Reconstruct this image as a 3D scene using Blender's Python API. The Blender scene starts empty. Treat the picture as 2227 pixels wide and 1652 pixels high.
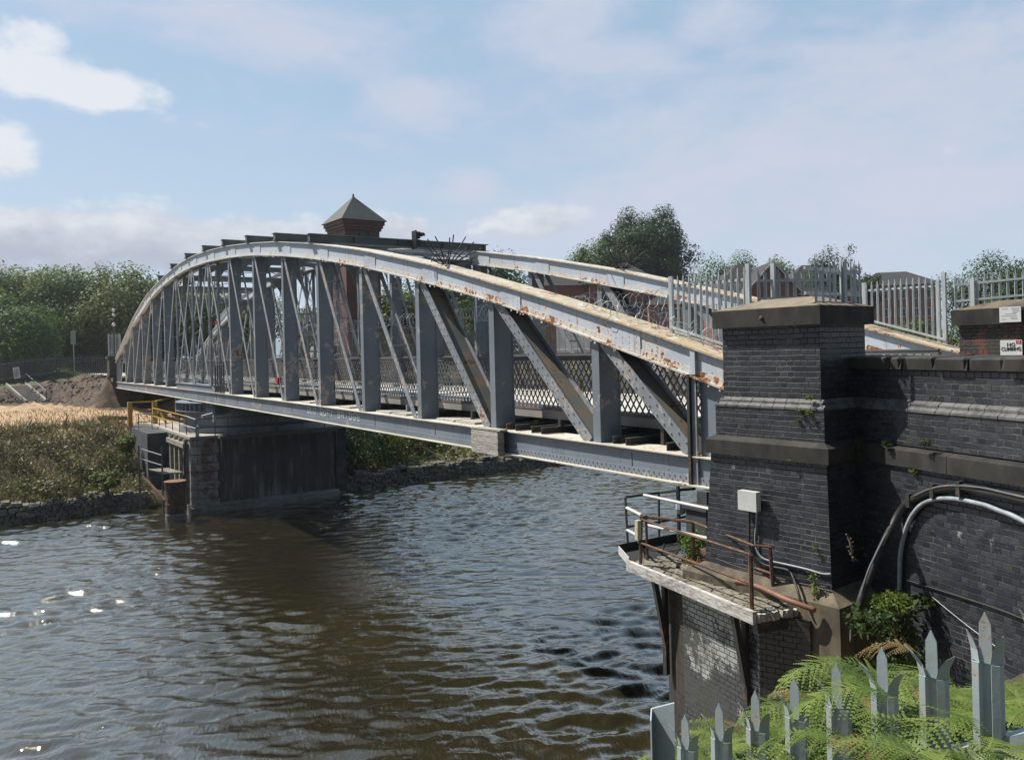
import bpy, bmesh, math, random
import numpy as np
from mathutils import Vector
R = math.radians
rnd = random.Random(7)
nrs = np.random.RandomState(11)
scene = bpy.context.scene
col = scene.collection

# ------------------------------------------------------------------ camera
F, TH, CY, CX = 1750.0, R(1.4), 763.0, 1113.5      # surveyed from the photograph (2227 px wide)
S = 3707 / 2227.0
cam_d = bpy.data.cameras.new('camera'); cam = bpy.data.objects.new('camera', cam_d); col.objects.link(cam)
cam_d.sensor_width = 36.0; cam_d.lens = 36.0 * F / 2227.0
cam_d.shift_y = -(826.0 - CY) / 2227.0
cam_d.clip_start = 0.05; cam_d.clip_end = 6000
cam.rotation_mode = 'QUATERNION'
from mathutils import Matrix
cr = Vector((math.cos(TH), 0, -math.sin(TH))); cu = Vector((math.sin(TH), 0, math.cos(TH))); cb = Vector((0, -1, 0))
cam.rotation_quaternion = Matrix((cr, cu, cb)).transposed().to_quaternion()
scene.camera = cam

def ray(u, v):
    u /= S; v /= S
    a = (u - CX) / F; b = (CY - v) / F
    return a*math.cos(TH) + b*math.sin(TH), -a*math.sin(TH) + b*math.cos(TH)
def at(u, v, d):
    r = ray(u, v); return Vector((r[0]*d, d, r[1]*d))
def atz(u, v, z):
    r = ray(u, v); d = z/r[1]; return Vector((r[0]*d, d, z))
def view(X0, Y0, sc): return lambda x, y: (X0 + x/sc, Y0 + y/sc)
g4 = view(2100, 1550, 2.203); g5 = view(2707, 1550, 2.203); g6 = view(2207, 2000, 2.203); g7 = view(2707, 2000, 2.203)
c6 = view(2707, 850, 2.203); k1 = view(0, 800, 2.203); p1 = view(0, 1350, 2.203); p4 = view(400, 1350, 2.203); h5 = view(2000, 700, 2.203)
c3 = view(1100, 700, 2.203); c4 = view(1700, 950, 2.203)
def Dp(x, y): return (x*S, y*S)

# frames
AB = R(33.85); EB = Vector((-math.sin(AB), math.cos(AB), 0)); NB = Vector((math.cos(AB), math.sin(AB), 0)); S0, T0 = 9.179, 9.636
UP = Vector((0, 0, 1))
def B(s, t, z): return EB*(S0+s) + NB*(T0+t) + UP*z
AT = R(38.0); E1 = Vector((-math.sin(AT), math.cos(AT), 0)); E2 = Vector((math.cos(AT), math.sin(AT), 0)); TC = Vector((3.826, 10.0, 0))
def T(x, y, z): return TC + E1*x + E2*y + UP*z
WI = Vector((4.431, 10.473, 0)); WD = Vector((0.314, -0.9494, 0)).normalized(); WN = Vector((-0.9494, -0.314, 0)).normalized()
def Wg(k, o, z): return WI + WD*k + WN*o + UP*z          # k along the wing wall, o proud of it
def onwing(u, v, o=0.0):
    r = ray(u, v); q = Vector((r[0], 1, 0)); d = (WN.dot(WI) + o)/WN.dot(q); return Vector((r[0]*d, d, r[1]*d))
def onfront(u, v, y=0.0):
    r = ray(u, v); q = Vector((r[0], 1, 0)); d = (E2.dot(TC) + y)/E2.dot(q); return Vector((r[0]*d, d, r[1]*d))

# ------------------------------------------------------------------ mesh building
class MB:
    def __init__(self): self.v = []; self.f = []; self.m = []; self.cur = 0
    def vert(self, p): self.v.append((p[0], p[1], p[2])); return len(self.v)-1
    def face(self, idx): self.f.append(tuple(idx)); self.m.append(self.cur)
    def poly(self, pts): self.face([self.vert(p) for p in pts])
    def box8(self, c):
        i = [self.vert(p) for p in c]
        for q in ((0,1,2,3),(7,6,5,4),(0,4,5,1),(1,5,6,2),(2,6,7,3),(3,7,4,0)): self.face([i[k] for k in q])
    def box(self, fr, a0, a1, b0, b1, z0, z1):
        self.box8([fr(a0,b0,z0),fr(a1,b0,z0),fr(a1,b1,z0),fr(a0,b1,z0),fr(a0,b0,z1),fr(a1,b0,z1),fr(a1,b1,z1),fr(a0,b1,z1)])
    def frustum(self, fr, lo, hi, z0, z1):     # lo/hi = (a0,a1,b0,b1)
        a0,a1,b0,b1 = lo; c0,c1,d0,d1 = hi
        self.box8([fr(a0,b0,z0),fr(a1,b0,z0),fr(a1,b1,z0),fr(a0,b1,z0),fr(c0,d0,z1),fr(c1,d0,z1),fr(c1,d1,z1),fr(c0,d1,z1)])
    def bar(self, p, q, w, h, up=UP):           # w across, h along up
        p = Vector(p); q = Vector(q); d = (q-p)
        if d.length < 1e-6: return
        d.normalize(); x = d.cross(up)
        if x.length < 1e-4: x = d.cross(Vector((1,0,0)))
        x.normalize(); y = x.cross(d); x *= w/2; y *= h/2
        self.box8([p-x-y,p+x-y,p+x+y,p-x+y,q-x-y,q+x-y,q+x+y,q-x+y])
    def tube(self, pts, r, n=8, caps=True):
        pts = [Vector(p) for p in pts]; rs = r if isinstance(r, (list, tuple)) else [r]*len(pts); rings = []
        prev = None
        for i, p in enumerate(pts):
            d = (pts[min(i+1,len(pts)-1)] - pts[max(i-1,0)]).normalized()
            if prev is None:
                x = d.cross(UP)
                if x.length < 1e-3: x = d.cross(Vector((1,0,0)))
            else: x = prev - d*prev.dot(d)
            x.normalize(); prev = x; y = d.cross(x)
            rings.append([self.vert(p + (x*math.cos(2*math.pi*k/n) + y*math.sin(2*math.pi*k/n))*rs[i]) for k in range(n)])
        for a, b in zip(rings, rings[1:]):
            for k in range(n): self.face((a[k], a[(k+1)%n], b[(k+1)%n], b[k]))
        if caps: self.face(rings[0][::-1]); self.face(rings[-1])
    def lathe(self, c, prof, n=24, a0=0, a1=2*math.pi, caps=True):
        full = abs(a1-a0-2*math.pi) < 1e-6; m = n if full else n+1; rings = []
        for r, z in prof: rings.append([self.vert((c[0]+r*math.cos(a0+(a1-a0)*k/n), c[1]+r*math.sin(a0+(a1-a0)*k/n), c[2]+z)) for k in range(m)])
        for a, b in zip(rings, rings[1:]):
            for k in range(n): self.face((a[k], a[(k+1)%m], b[(k+1)%m], b[k]))
        if caps and full: self.face(rings[0][::-1]); self.face(rings[-1])
    def sweep(self, secs):                      # secs: list of equal-length closed loops
        rings = [[self.vert(p) for p in s] for s in secs]; n = len(rings[0])
        for a, b in zip(rings, rings[1:]):
            for k in range(n): self.face((a[k], a[(k+1)%n], b[(k+1)%n], b[k]))
        self.face(rings[0][::-1]); self.face(rings[-1])
    def prism(self, poly, off):                 # planar polygon extruded by off
        off = Vector(off); self.sweep([[Vector(p) for p in poly], [Vector(p)+off for p in poly]])
    def rivet(self, p, n, r=0.016, h=0.012):
        p = Vector(p); x = n.cross(UP); x.normalize(); y = n.cross(x)
        b = [self.vert(p + (x*math.cos(a)+y*math.sin(a))*r) for a in (0.3, 1.35, 2.39, 3.44, 4.49, 5.53)]
        t = [self.vert(p + n*h + (x*math.cos(a)+y*math.sin(a))*r*.55) for a in (0.3, 1.35, 2.39, 3.44, 4.49, 5.53)]
        for k in range(6): self.face((b[k], b[(k+1)%6], t[(k+1)%6], t[k]))
        self.face(t)
    def mesh(self, name, mats, org, recalc=True, smooth=False, uv=True):
        me = bpy.data.meshes.new(name)
        me.from_pydata([(a-org[0], b-org[1], c-org[2]) for a, b, c in self.v], [], self.f)
        for m in mats: me.materials.append(m)
        if len(mats) > 1: me.polygons.foreach_set('material_index', self.m)
        if recalc:
            bm = bmesh.new(); bm.from_mesh(me); bmesh.ops.recalc_face_normals(bm, faces=bm.faces); bm.to_mesh(me); bm.free()
        if smooth: me.polygons.foreach_set('use_smooth', [True]*len(me.polygons))
        if uv: boxuv(me, org)
        me.update(); return me
def boxuv(me, org):
    nv = len(me.vertices); nl = len(me.loops); npol = len(me.polygons)
    if not npol: return
    co = np.empty(nv*3); me.vertices.foreach_get('co', co); co = co.reshape(-1, 3) + np.array(org)[None, :]
    nm = np.empty(npol*3); me.polygons.foreach_get('normal', nm); nm = nm.reshape(-1, 3)
    lt = np.empty(npol, int); me.polygons.foreach_get('loop_total', lt)
    vi = np.empty(nl, int); me.loops.foreach_get('vertex_index', vi)
    N = np.repeat(nm, lt, axis=0); P = co[vi]
    flat = np.abs(N[:, 2]) > .8
    h = np.stack([-N[:, 1], N[:, 0]], 1); L = np.linalg.norm(h, axis=1); L[L < 1e-6] = 1; h /= L[:, None]
    sg = np.where(h[:, 0] < 0, -1, 1)[:, None]; h = h*sg
    u = np.where(flat, P[:, 0], (P[:, :2]*h).sum(1)); v = np.where(flat, P[:, 1], P[:, 2])
    lay = me.uv_layers.new(name='UVMap'); lay.data.foreach_set('uv', np.stack([u, v], 1).ravel())

def props(o, label=None, cat=None, group=None, kind=None):
    if label: o['label'] = label
    if cat: o['category'] = cat
    if group: o['group'] = group
    if kind: o['kind'] = kind
    return o
def root(name, loc, label, cat, group=None):
    o = bpy.data.objects.new(name, None); col.objects.link(o); o.location = loc; o.empty_display_size = .2
    return props(o, label, cat, group)
def origin(o):
    p = Vector((0,0,0))
    while o is not None: p += o.location; o = o.parent
    return p
def part(name, mb, mats, parent, label=None, smooth=False, recalc=True):
    if not isinstance(mats, (list, tuple)): mats = [mats]
    me = mb.mesh(name, mats, origin(parent), recalc, smooth)
    o = bpy.data.objects.new(name, me); col.objects.link(o); o.parent = parent
    if label: o['label'] = label
    return o
def thing(name, mb, mats, label=None, cat=None, group=None, kind=None, smooth=False, recalc=True, uv=True):
    if not isinstance(mats, (list, tuple)): mats = [mats]
    a = np.array(mb.v); org = (a[:,0].mean(), a[:,1].mean(), a[:,2].min()) if kind is None else (0,0,0)
    me = mb.mesh(name, mats, org, recalc, smooth, uv)
    o = bpy.data.objects.new(name, me); col.objects.link(o); o.location = org
    return props(o, label, cat, group, kind)
def quads_mesh(name, V, mat, org=(0,0,0)):      # V: (n,4,3) world quads
    n = len(V); me = bpy.data.meshes.new(name); me.vertices.add(n*4); me.loops.add(n*4); me.polygons.add(n)
    me.vertices.foreach_set('co', (V.reshape(-1,3) - np.array(org)[None,:]).ravel())
    me.loops.foreach_set('vertex_index', np.arange(n*4)); me.polygons.foreach_set('loop_start', np.arange(n)*4)
    me.polygons.foreach_set('loop_total', np.full(n, 4)); me.materials.append(mat); me.update(calc_edges=True); return me

# ------------------------------------------------------------------ materials
def newmat(name):
    m = bpy.data.materials.new(name); m.use_nodes = True; nt = m.node_tree; nt.nodes.clear()
    out = nt.nodes.new('ShaderNodeOutputMaterial'); b = nt.nodes.new('ShaderNodeBsdfPrincipled'); nt.links.new(b.outputs[0], out.inputs[0])
    return m, nt, b
class NT:
    def __init__(self, nt): self.nt = nt
    def n(self, t, **k):
        x = self.nt.nodes.new('ShaderNode'+t)
        for a, b in k.items(): setattr(x, a, b)
        return x
    def l(self, a, b): self.nt.links.new(a, b)
    def setin(self, node, key, val):
        if hasattr(val, 'is_linked') or isinstance(val, bpy.types.NodeSocket): self.l(val, node.inputs[key])
        else: node.inputs[key].default_value = val
    def obj(self): return self.n('TexCoord').outputs['Object']
    def uv(self): return self.n('TexCoord').outputs['UV']
    def mapped(self, vec, scale=(1,1,1), loc=(0,0,0), rot=(0,0,0)):
        x = self.n('Mapping'); self.l(vec, x.inputs[0]); x.inputs['Scale'].default_value = scale; x.inputs['Location'].default_value = loc; x.inputs['Rotation'].default_value = rot
        return x.outputs[0]
    def noise(self, vec, scale, detail=5, rough=.55, dist=0):
        x = self.n('TexNoise'); self.l(vec, x.inputs['Vector']); x.inputs['Scale'].default_value = scale; x.inputs['Detail'].default_value = detail
        x.inputs['Roughness'].default_value = rough; x.inputs['Distortion'].default_value = dist; return x.outputs['Fac']
    def rng(self, v, a, b, c=0., d=1., smooth=True):
        x = self.n('MapRange'); x.interpolation_type = 'SMOOTHSTEP' if smooth else 'LINEAR'
        self.setin(x, 'Value', v); x.inputs['From Min'].default_value = a; x.inputs['From Max'].default_value = b
        x.inputs['To Min'].default_value = c; x.inputs['To Max'].default_value = d; return x.outputs[0]
    def mix(self, f, a, b, mode='MIX'):
        x = self.n('Mix', data_type='RGBA'); x.blend_type = mode
        self.setin(x, 0, f)
        for k, val in ((6, a), (7, b)):
            if isinstance(val, tuple): x.inputs[k].default_value = (*val[:3], 1)
            else: self.l(val, x.inputs[k])
        return x.outputs[2]
    def math(self, op, a, b=0., c=0.):
        x = self.n('Math', operation=op); self.setin(x, 0, a); self.setin(x, 1, b)
        if op in ('MULTIPLY_ADD',): self.setin(x, 2, c)
        return x.outputs[0]
    def vm(self, op, a, b=None):
        x = self.n('VectorMath', operation=op)
        if isinstance(a, tuple): x.inputs[0].default_value = a
        else: self.l(a, x.inputs[0])
        if b is not None:
            if isinstance(b, tuple): x.inputs[1].default_value = b
            else: self.l(b, x.inputs[1])
        return x
    def bump(self, h, strength, dist, bsdf):
        x = self.n('Bump'); x.inputs['Strength'].default_value = strength; x.inputs['Distance'].default_value = dist
        self.l(h, x.inputs['Height']); self.l(x.outputs[0], bsdf.inputs['Normal'])
MATS = {}
def steel(name, base, thr=.62, rs=2.2, streak=0., rust1=(.30,.105,.03), rust2=(.07,.03,.02), rough=.55, peel=None, near_gain=False, dirt=.75, metal=0., lichen=None):
    m, nt, b = newmat(name); g = NT(nt); P = g.obj()
    big = g.noise(P, .9, 4); fine = g.noise(P, 14, 6, .65); mid = g.math('ADD', g.math('MULTIPLY', g.noise(P, rs*2.2, 9, .72), .62), g.math('MULTIPLY', g.noise(P, rs*.45, 3), .38))
    c = g.mix(g.rng(big, .3, .7), tuple(x*dirt for x in base), base)
    c = g.mix(g.rng(fine, .35, .75, 0, .35), c, tuple(x*.62 for x in base))
    thr_in = mid
    if near_gain:
        sdot = g.vm('DOT_PRODUCT', P, tuple(EB)).outputs['Value']
        thr_in = g.math('ADD', mid, g.rng(sdot, 0, 26, .05, -.05, False))
    if peel: c = g.mix(g.rng(thr_in, thr-.05, thr-.035), c, peel)
    rc = g.mix(g.rng(fine, .35, .65), rust1, rust2)
    if lichen:
        ln = g.noise(P, 5, 8, .7)
        if near_gain: ln = g.math('ADD', ln, g.rng(sdot, 0, 30, .10, -.14, False))
        c = g.mix(g.rng(ln, .42, .6, 0, .85), c, lichen)
    if streak:
        st = g.noise(g.mapped(P, (8, 8, .6)), 1.6, 5, .6); st2 = g.noise(g.mapped(P, (1, 1, .2)), .9, 3)
        f = g.math('MULTIPLY', g.rng(st, .56, .68), g.rng(st2, .42, .58))
        if near_gain: f = g.math('MULTIPLY', f, g.rng(sdot, 0, 30, 1., .25, False))
        c = g.mix(g.math('MULTIPLY', f, streak), c, (.42, .19, .06))
    c = g.mix(g.rng(thr_in, thr-.07, thr, 0, .4), c, tuple(.35*x+.65*y*1.35 for x, y in zip(base, (.42,.22,.09))))
    c = g.mix(g.rng(thr_in, thr, thr+.025), c, rc)
    g.l(c, b.inputs['Base Color']); b.inputs['Roughness'].default_value = rough; b.inputs['Metallic'].default_value = metal
    g.bump(g.math('ADD', fine, g.rng(thr_in, thr, thr+.03, 0, -1.5)), .35, .006, b); MATS[name] = m; return m
def plain(name, base, var=.25, scale=6, rough=.7, metal=0., bump=.2, base2=None, stretch=(1,1,1), dist=.01, spec=None):
    m, nt, b = newmat(name); g = NT(nt); P = g.mapped(g.obj(), stretch)
    n1 = g.noise(P, scale, 8, .62); n2 = g.noise(P, scale*.17, 3)
    c2 = base2 or tuple(x*(1-var) for x in base)
    f = g.rng(g.math('ADD', g.math('MULTIPLY', n1, .6), g.math('MULTIPLY', n2, .4)), .36, .62)
    g.l(g.mix(f, c2, base), b.inputs['Base Color']); b.inputs['Roughness'].default_value = rough; b.inputs['Metallic'].default_value = metal
    if spec is not None: b.inputs['Specular IOR Level'].default_value = spec
    if bump: g.bump(n1, bump, dist, b)
    MATS[name] = m; return m
def brick(name, c1, c2, mortar, bw=.205, rh=.0695, msize=.007, squash=.5, white=.0, moss=0., patch=None, rough=.5, red=None, worn=False, streaks=0):
    m, nt, b = newmat(name); g = NT(nt); U = g.uv(); P = g.obj()
    wob = g.noise(P, 3.2, 2)
    wv = g.n('CombineXYZ'); g.l(g.rng(g.noise(P, 9, 2), 0, 1, -.016, .016, False), wv.inputs[0]); g.l(g.rng(g.noise(P, 5, 2), 0, 1, -.011, .011, False), wv.inputs[1])
    Uw = g.vm('ADD', U, wv.outputs[0]).outputs[0]
    t = g.n('TexBrick'); g.l(Uw, t.inputs['Vector']); t.offset = .5; t.offset_frequency = 2; t.squash = squash; t.squash_frequency = 2
    t.inputs['Scale'].default_value = 1; t.inputs['Brick Width'].default_value = bw; t.inputs['Row Height'].default_value = rh
    t.inputs['Mortar Size'].default_value = msize; t.inputs['Mortar Smooth'].default_value = .35; t.inputs['Bias'].default_value = 0
    t.inputs['Color1'].default_value = (*c1, 1); t.inputs['Color2'].default_value = (*c2, 1); t.inputs['Mortar'].default_value = (*c2, 1)
    bn = g.noise(Uw, 9, 6, .7); big = g.noise(P, 1.3, 5)
    c = g.mix(g.rng(bn, .35, .7, 0, .55), t.outputs['Color'], tuple(x*.45 for x in c1))
    if red: c = g.mix(g.rng(g.noise(Uw, 3.5, 3), .48, .58), c, red)
    if patch:
        pn = g.math('ADD', g.noise(P, 1.6, 7, .7), g.math('MULTIPLY', bn, .18))
        if worn:
            sz = g.n('SeparateXYZ'); g.l(U, sz.inputs[0]); pn = g.math('ADD', pn, g.rng(sz.outputs[1], -5.4, -3.35, .2, -.09, False))
        pm = g.rng(pn, .56, .61); c = g.mix(pm, c, patch)
    mcol = g.mix(g.rng(g.math('ADD', g.math('MULTIPLY', big, .6), g.math('MULTIPLY', bn, .4)), .48, .64), tuple(x*.10 for x in mortar), mortar)
    c = g.mix(g.math('MULTIPLY', t.outputs['Fac'], .9), c, mcol)
    if white:
        w = g.math('MULTIPLY', g.rng(g.noise(P, 7, 8, .75), .58, .74), g.rng(g.noise(P, .8, 3), .42, .66)); c = g.mix(g.math('MULTIPLY', w, white), c, (.5, .5, .5))
    if moss: c = g.mix(g.math('MULTIPLY', g.rng(g.noise(P, 1.1, 6, .7), .52, .68), moss), c, (.045, .05, .022))
    if streaks:
        sk_ = g.math('MULTIPLY', g.rng(g.noise(g.mapped(P, (2.2,2.2,.22)), 1.5, 6, .65), .46, .62), g.rng(g.noise(P, .5, 4), .36, .56)); c = g.mix(g.math('MULTIPLY', sk_, streaks), c, (.26,.265,.26))
        dk = g.rng(g.noise(g.mapped(P, (1.2,1.2,.12)), 1.1, 5, .6), .52, .64); c = g.mix(g.math('MULTIPLY', dk, .8), c, (.012,.015,.017))
    g.l(c, b.inputs['Base Color']); g.l(g.rng(t.outputs['Fac'], 0, 1, rough, .95, False), b.inputs['Roughness'])
    h = g.math('SUBTRACT', g.math('MULTIPLY', bn, .35), t.outputs['Fac']); g.bump(h, .8, .012, b); MATS[name] = m; return m
def leafmat(name, a, bcol, c3=None, trans=.42, scale=.8, rough=.6):
    m, nt, b = newmat(name); g = NT(nt); P = g.obj()
    n = g.noise(P, scale, 4, .6); n2 = g.noise(P, scale*7, 2)
    c = g.mix(g.rng(n, .38, .62), a, bcol); c = g.mix(g.rng(n2, .4, .7, 0, .6), c, c3 or tuple(x*1.5 for x in bcol))
    g.l(c, b.inputs['Base Color']); b.inputs['Roughness'].default_value = rough; b.inputs['Specular IOR Level'].default_value = .3
    tr = g.n('BsdfTranslucent'); g.l(g.mix(.5, c, (.10,.16,.02)), tr.inputs[0]); ms = g.n('MixShader'); ms.inputs[0].default_value = trans
    g.l(b.outputs[0], ms.inputs[1]); g.l(tr.outputs[0], ms.inputs[2]); out = [x for x in nt.nodes if x.type == 'OUTPUT_MATERIAL'][0]; g.l(ms.outputs[0], out.inputs[0])
    MATS[name] = m; return m

M = MATS
steel('white_paint', (.60,.66,.74), thr=.628, rs=2.6, streak=1.0, peel=(.74,.74,.72), near_gain=True, dirt=.84, rough=.5)
steel('white_flange', (.67,.68,.68), thr=.55, rs=4.2, streak=.5, peel=(.72,.68,.58), near_gain=True, dirt=.8, rust1=(.42,.17,.06))
steel('top_plate', (.74,.74,.72), thr=.595, rs=3.0, near_gain=True, lichen=(.47,.35,.17), dirt=.85, rust1=(.36,.13,.045))
steel('grey_paint', (.215,.255,.305), thr=.622, rs=1.7, streak=.25, peel=(.36,.38,.40), dirt=.86)
steel('post_paint', (.215,.25,.29), thr=.607, rs=1.5, streak=.3, peel=(.42,.43,.43), dirt=.85)
steel('diagonal_paint', (.29,.32,.355), thr=.585, rs=2.1, streak=.6, peel=(.44,.45,.45), rust1=(.36,.13,.06))
steel('channel_paint', (.15,.155,.14), thr=.57, rs=1.6, rust1=(.11,.09,.05), rust2=(.085,.075,.045), peel=(.10,.095,.065), rough=.8)
steel('beam_paint', (.19,.22,.23), thr=.66, rs=1.6, peel=(.14,.15,.15), rough=.7)
steel('lattice_paint', (.13,.132,.14), thr=.60, rs=1.1, rust1=(.16,.06,.035), rust2=(.08,.045,.035), rough=.75)
steel('cream_edge', (.74,.70,.60), thr=.62, rs=5, rust1=(.30,.19,.10), near_gain=True)
steel('dark_steel', (.035,.035,.034), thr=.62, rs=3, rust1=(.13,.05,.025), rough=.7)
steel('rust_pipe', (.115,.07,.048), thr=.56, rs=6, rust1=(.20,.085,.04), rust2=(.07,.035,.03), rough=.85)
steel('fascia_paint', (.36,.35,.33), thr=.57, rs=2.0, streak=.5, rust1=(.18,.10,.06), rough=.8)
steel('barrel_steel', (.055,.04,.036), thr=.55, rs=3, rust1=(.11,.045,.03), rust2=(.03,.025,.03), rough=.8)
steel('grey_rail', (.10,.11,.12), thr=.62, rs=5, rust1=(.2,.09,.04), rough=.6)
steel('white_rail', (.66,.66,.64), thr=.63, rs=6, rust1=(.35,.16,.07))
plain('galvanised', (.50,.545,.56), .28, 9, .5, .12, .1, base2=(.36,.40,.42), stretch=(1,1,.35))
steel('galvanised_near', (.46,.54,.57), thr=.60, rs=9, rust1=(.26,.29,.28), rust2=(.13,.15,.15), peel=(.33,.39,.41), rough=.5, dirt=.62)
plain('yellow_paint', (.56,.36,.05), .3, 5, .5, base2=(.42,.26,.06))
plain('black_plastic', (.012,.012,.013), .2, 6, .5, bump=.05)
plain('black_cable', (.012,.012,.013), .5, 12, .55, bump=.2, base2=(.028,.026,.025))
plain('grey_conduit', (.36,.40,.43), .4, 10, .5, bump=.1, base2=(.20,.23,.25))
plain('white_plastic', (.68,.70,.68), .12, 4, .4, bump=.05)
plain('cream_plastic', (.66,.62,.42), .2, 5, .5, bump=.05)
plain('red_sign', (.55,.01,.03), .15, 5, .4, bump=0)
plain('letter_paint', (.70,.72,.72), .2, 9, .6, bump=.1)
plain('black_ink', (.012,.012,.014), .1, 5, .6, bump=0)
plain('grey_ink', (.42,.43,.43), .1, 5, .6, bump=0)
plain('sign_white', (.76,.77,.77), .08, 3, .35, bump=0)
plain('road_concrete', (.56,.545,.51), .16, 2.5, .85, base2=(.45,.44,.41))
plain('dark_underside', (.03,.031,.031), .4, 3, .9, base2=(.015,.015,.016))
plain('cap_stone', (.26,.215,.155), .4, 7, .9, bump=.5, base2=(.15,.125,.09))
plain('dark_stone', (.052,.048,.041), .5, 4.5, .85, bump=.8, base2=(.016,.0155,.0145), stretch=(1,1,.5))
plain('plinth_stone', (.19,.155,.105), .5, 3.5, .9, bump=.9, base2=(.06,.052,.04), stretch=(1,1,.6))
plain('splay_brick', (.165,.162,.158), .5, 10, .7, bump=.5, base2=(.06,.06,.06))
plain('timber', (.36,.335,.29), .5, 4, .9, bump=.5, base2=(.20,.175,.14), stretch=(3,3,12))
plain('rotten_timber', (.56,.54,.50), .5, 5, .9, bump=.8, base2=(.30,.265,.21), stretch=(2,2,9), dist=.03)
plain('white_timber', (.62,.605,.575), .3, 9, .85, bump=.9, base2=(.24,.22,.19), stretch=(1,1,4))
plain('slate', (.072,.078,.077), .35, 3, .75, bump=.4, base2=(.045,.05,.05))
plain('roof_tile', (.05,.045,.042), .3, 4, .8, bump=.3, base2=(.032,.03,.03))
plain('window_glass', (.05,.06,.07), .3, 1, .08, bump=0)
plain('bark', (.07,.055,.04), .5, 8, .95, bump=.8, base2=(.03,.025,.02), stretch=(2,2,.5))
plain('rubble_stone', (.20,.185,.155), .5, 5, .9, bump=.9, base2=(.08,.075,.062))
plain('pier_concrete', (.085,.088,.095), .5, 2.2, .9, bump=.4, base2=(.035,.038,.045))
plain('tide_stone', (.25,.245,.23), .5, 3, .9, bump=.5, base2=(.115,.115,.11), stretch=(1,1,2))
plain('soil', (.12,.085,.055), .5, 2.4, .95, bump=.8, base2=(.055,.042,.032))
plain('step_concrete', (.44,.40,.34), .2, 4, .9)
plain('terracotta_pipe', (.25,.125,.075), .3, 6, .6)
plain('dry_tuft', (.42,.35,.19), .3, 2, .9, bump=0, base2=(.22,.19,.09))
brick('blue_brick', (.013,.017,.028), (.058,.062,.076), (.165,.16,.14), bw=.205, white=1.0, moss=.3, rough=.38)
brick('old_brick', (.05,.045,.043), (.08,.064,.058), (.09,.086,.078), bw=.21, white=.5, red=(.17,.068,.05), moss=.3)
brick('painted_brick', (.36,.375,.36), (.44,.45,.43), (.10,.10,.09), bw=.205, white=.3, patch=(.045,.048,.055), moss=.5, worn=True)
brick('under_brick', (.05,.05,.047), (.075,.07,.06), (.14,.13,.11), bw=.21, white=.4, moss=.7)
brick('pier_brick', (.055,.058,.068), (.085,.08,.085), (.11,.11,.105), bw=.22, rh=.075, white=.6, moss=.4, streaks=1.0)
brick('tower_brick', (.15,.062,.05), (.23,.10,.075), (.16,.13,.11), bw=.23, rh=.08, msize=.01, moss=.35)
brick('house_brick', (.36,.125,.10), (.44,.165,.125), (.15,.11,.09), bw=.23, rh=.08, msize=.008)

AB0 = R(90)
def watermat():
    m, nt, b = newmat('canal_water'); g = NT(nt); P = g.obj()
    n = g.noise(P, .22, 4)
    g.l(g.mix(g.rng(n, .35, .65), (.034,.029,.0125), (.024,.021,.010)), b.inputs['Base Color'])
    b.inputs['Roughness'].default_value = .3; b.inputs['Specular IOR Level'].default_value = 0
    Pr = g.mapped(P, (2.4,1,1), rot=(0,0,-AB0)); h = g.math('ADD', g.noise(Pr, 3.2, 3, .55, .8), g.math('MULTIPLY', g.noise(Pr, 10, 3, .6), .35))
    bp = g.n('Bump'); bp.inputs['Strength'].default_value = .32; bp.inputs['Distance'].default_value = .06; g.l(h, bp.inputs['Height'])
    gl = g.n('BsdfGlossy'); gl.inputs['Roughness'].default_value = .035; gl.inputs['Color'].default_value = (1,.965,.90,1); g.l(bp.outputs[0], gl.inputs['Normal'])
    lw = g.n('LayerWeight'); lw.inputs['Blend'].default_value = .5; g.l(bp.outputs[0], lw.inputs['Normal'])
    f = g.math('MULTIPLY_ADD', g.math('POWER', lw.outputs['Facing'], 2.3), 1.15, .025); ms = g.n('MixShader'); g.l(f, ms.inputs[0]); g.l(b.outputs[0], ms.inputs[1]); g.l(gl.outputs[0], ms.inputs[2])
    g.l(ms.outputs[0], [x for x in nt.nodes if x.type == 'OUTPUT_MATERIAL'][0].inputs[0]); M['canal_water'] = m
watermat()
def groundmat():
    m, nt, b = newmat('far_ground'); g = NT(nt); P = g.obj()
    s = g.math('SUBTRACT', g.vm('DOT_PRODUCT', P, tuple(EB)).outputs['Value'], S0); t = g.math('SUBTRACT', g.vm('DOT_PRODUCT', P, tuple(NB)).outputs['Value'], T0)
    n = g.noise(P, 1.4, 8, .7); n2 = g.noise(P, .25, 4); n3 = g.noise(P, 9, 5, .7)
    straw = g.mix(g.rng(n, .38, .62), (.40,.265,.15), (.54,.38,.225)); straw = g.mix(g.rng(n2, .52, .68, 0, .6), straw, (.27,.19,.09))
    straw = g.mix(g.rng(n3, .55, .72, 0, .5), straw, (.17,.115,.06))
    mound = g.mix(g.rng(n, .4, .6), (.045,.035,.027), (.13,.085,.055))
    grass = g.mix(g.rng(n, .4, .6), (.07,.11,.03), (.15,.18,.07))
    slope = g.mix(g.rng(n, .4, .62), (.05,.045,.022), (.12,.10,.05))
    edge = g.math('ADD', s, g.math('MULTIPLY', n2, 6))
    c = g.mix(g.rng(edge, 45, 48), slope, straw); mstart = g.math('ADD', edge, g.math('MULTIPLY', g.rng(t, -5, -.8, 0, 1, False), 11))
    c = g.mix(g.rng(mstart, 72.5, 75.5), c, mound); c = g.mix(g.rng(edge, 84, 88), c, grass)
    c = g.mix(g.rng(t, 7, 10), c, g.mix(g.rng(n, .4, .6), (.05,.06,.02), (.16,.13,.06)))
    g.l(c, b.inputs['Base Color']); b.inputs['Roughness'].default_value = .95; g.bump(g.math('ADD', n, n3), .8, .08, b); M['far_ground'] = m
groundmat()
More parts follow.
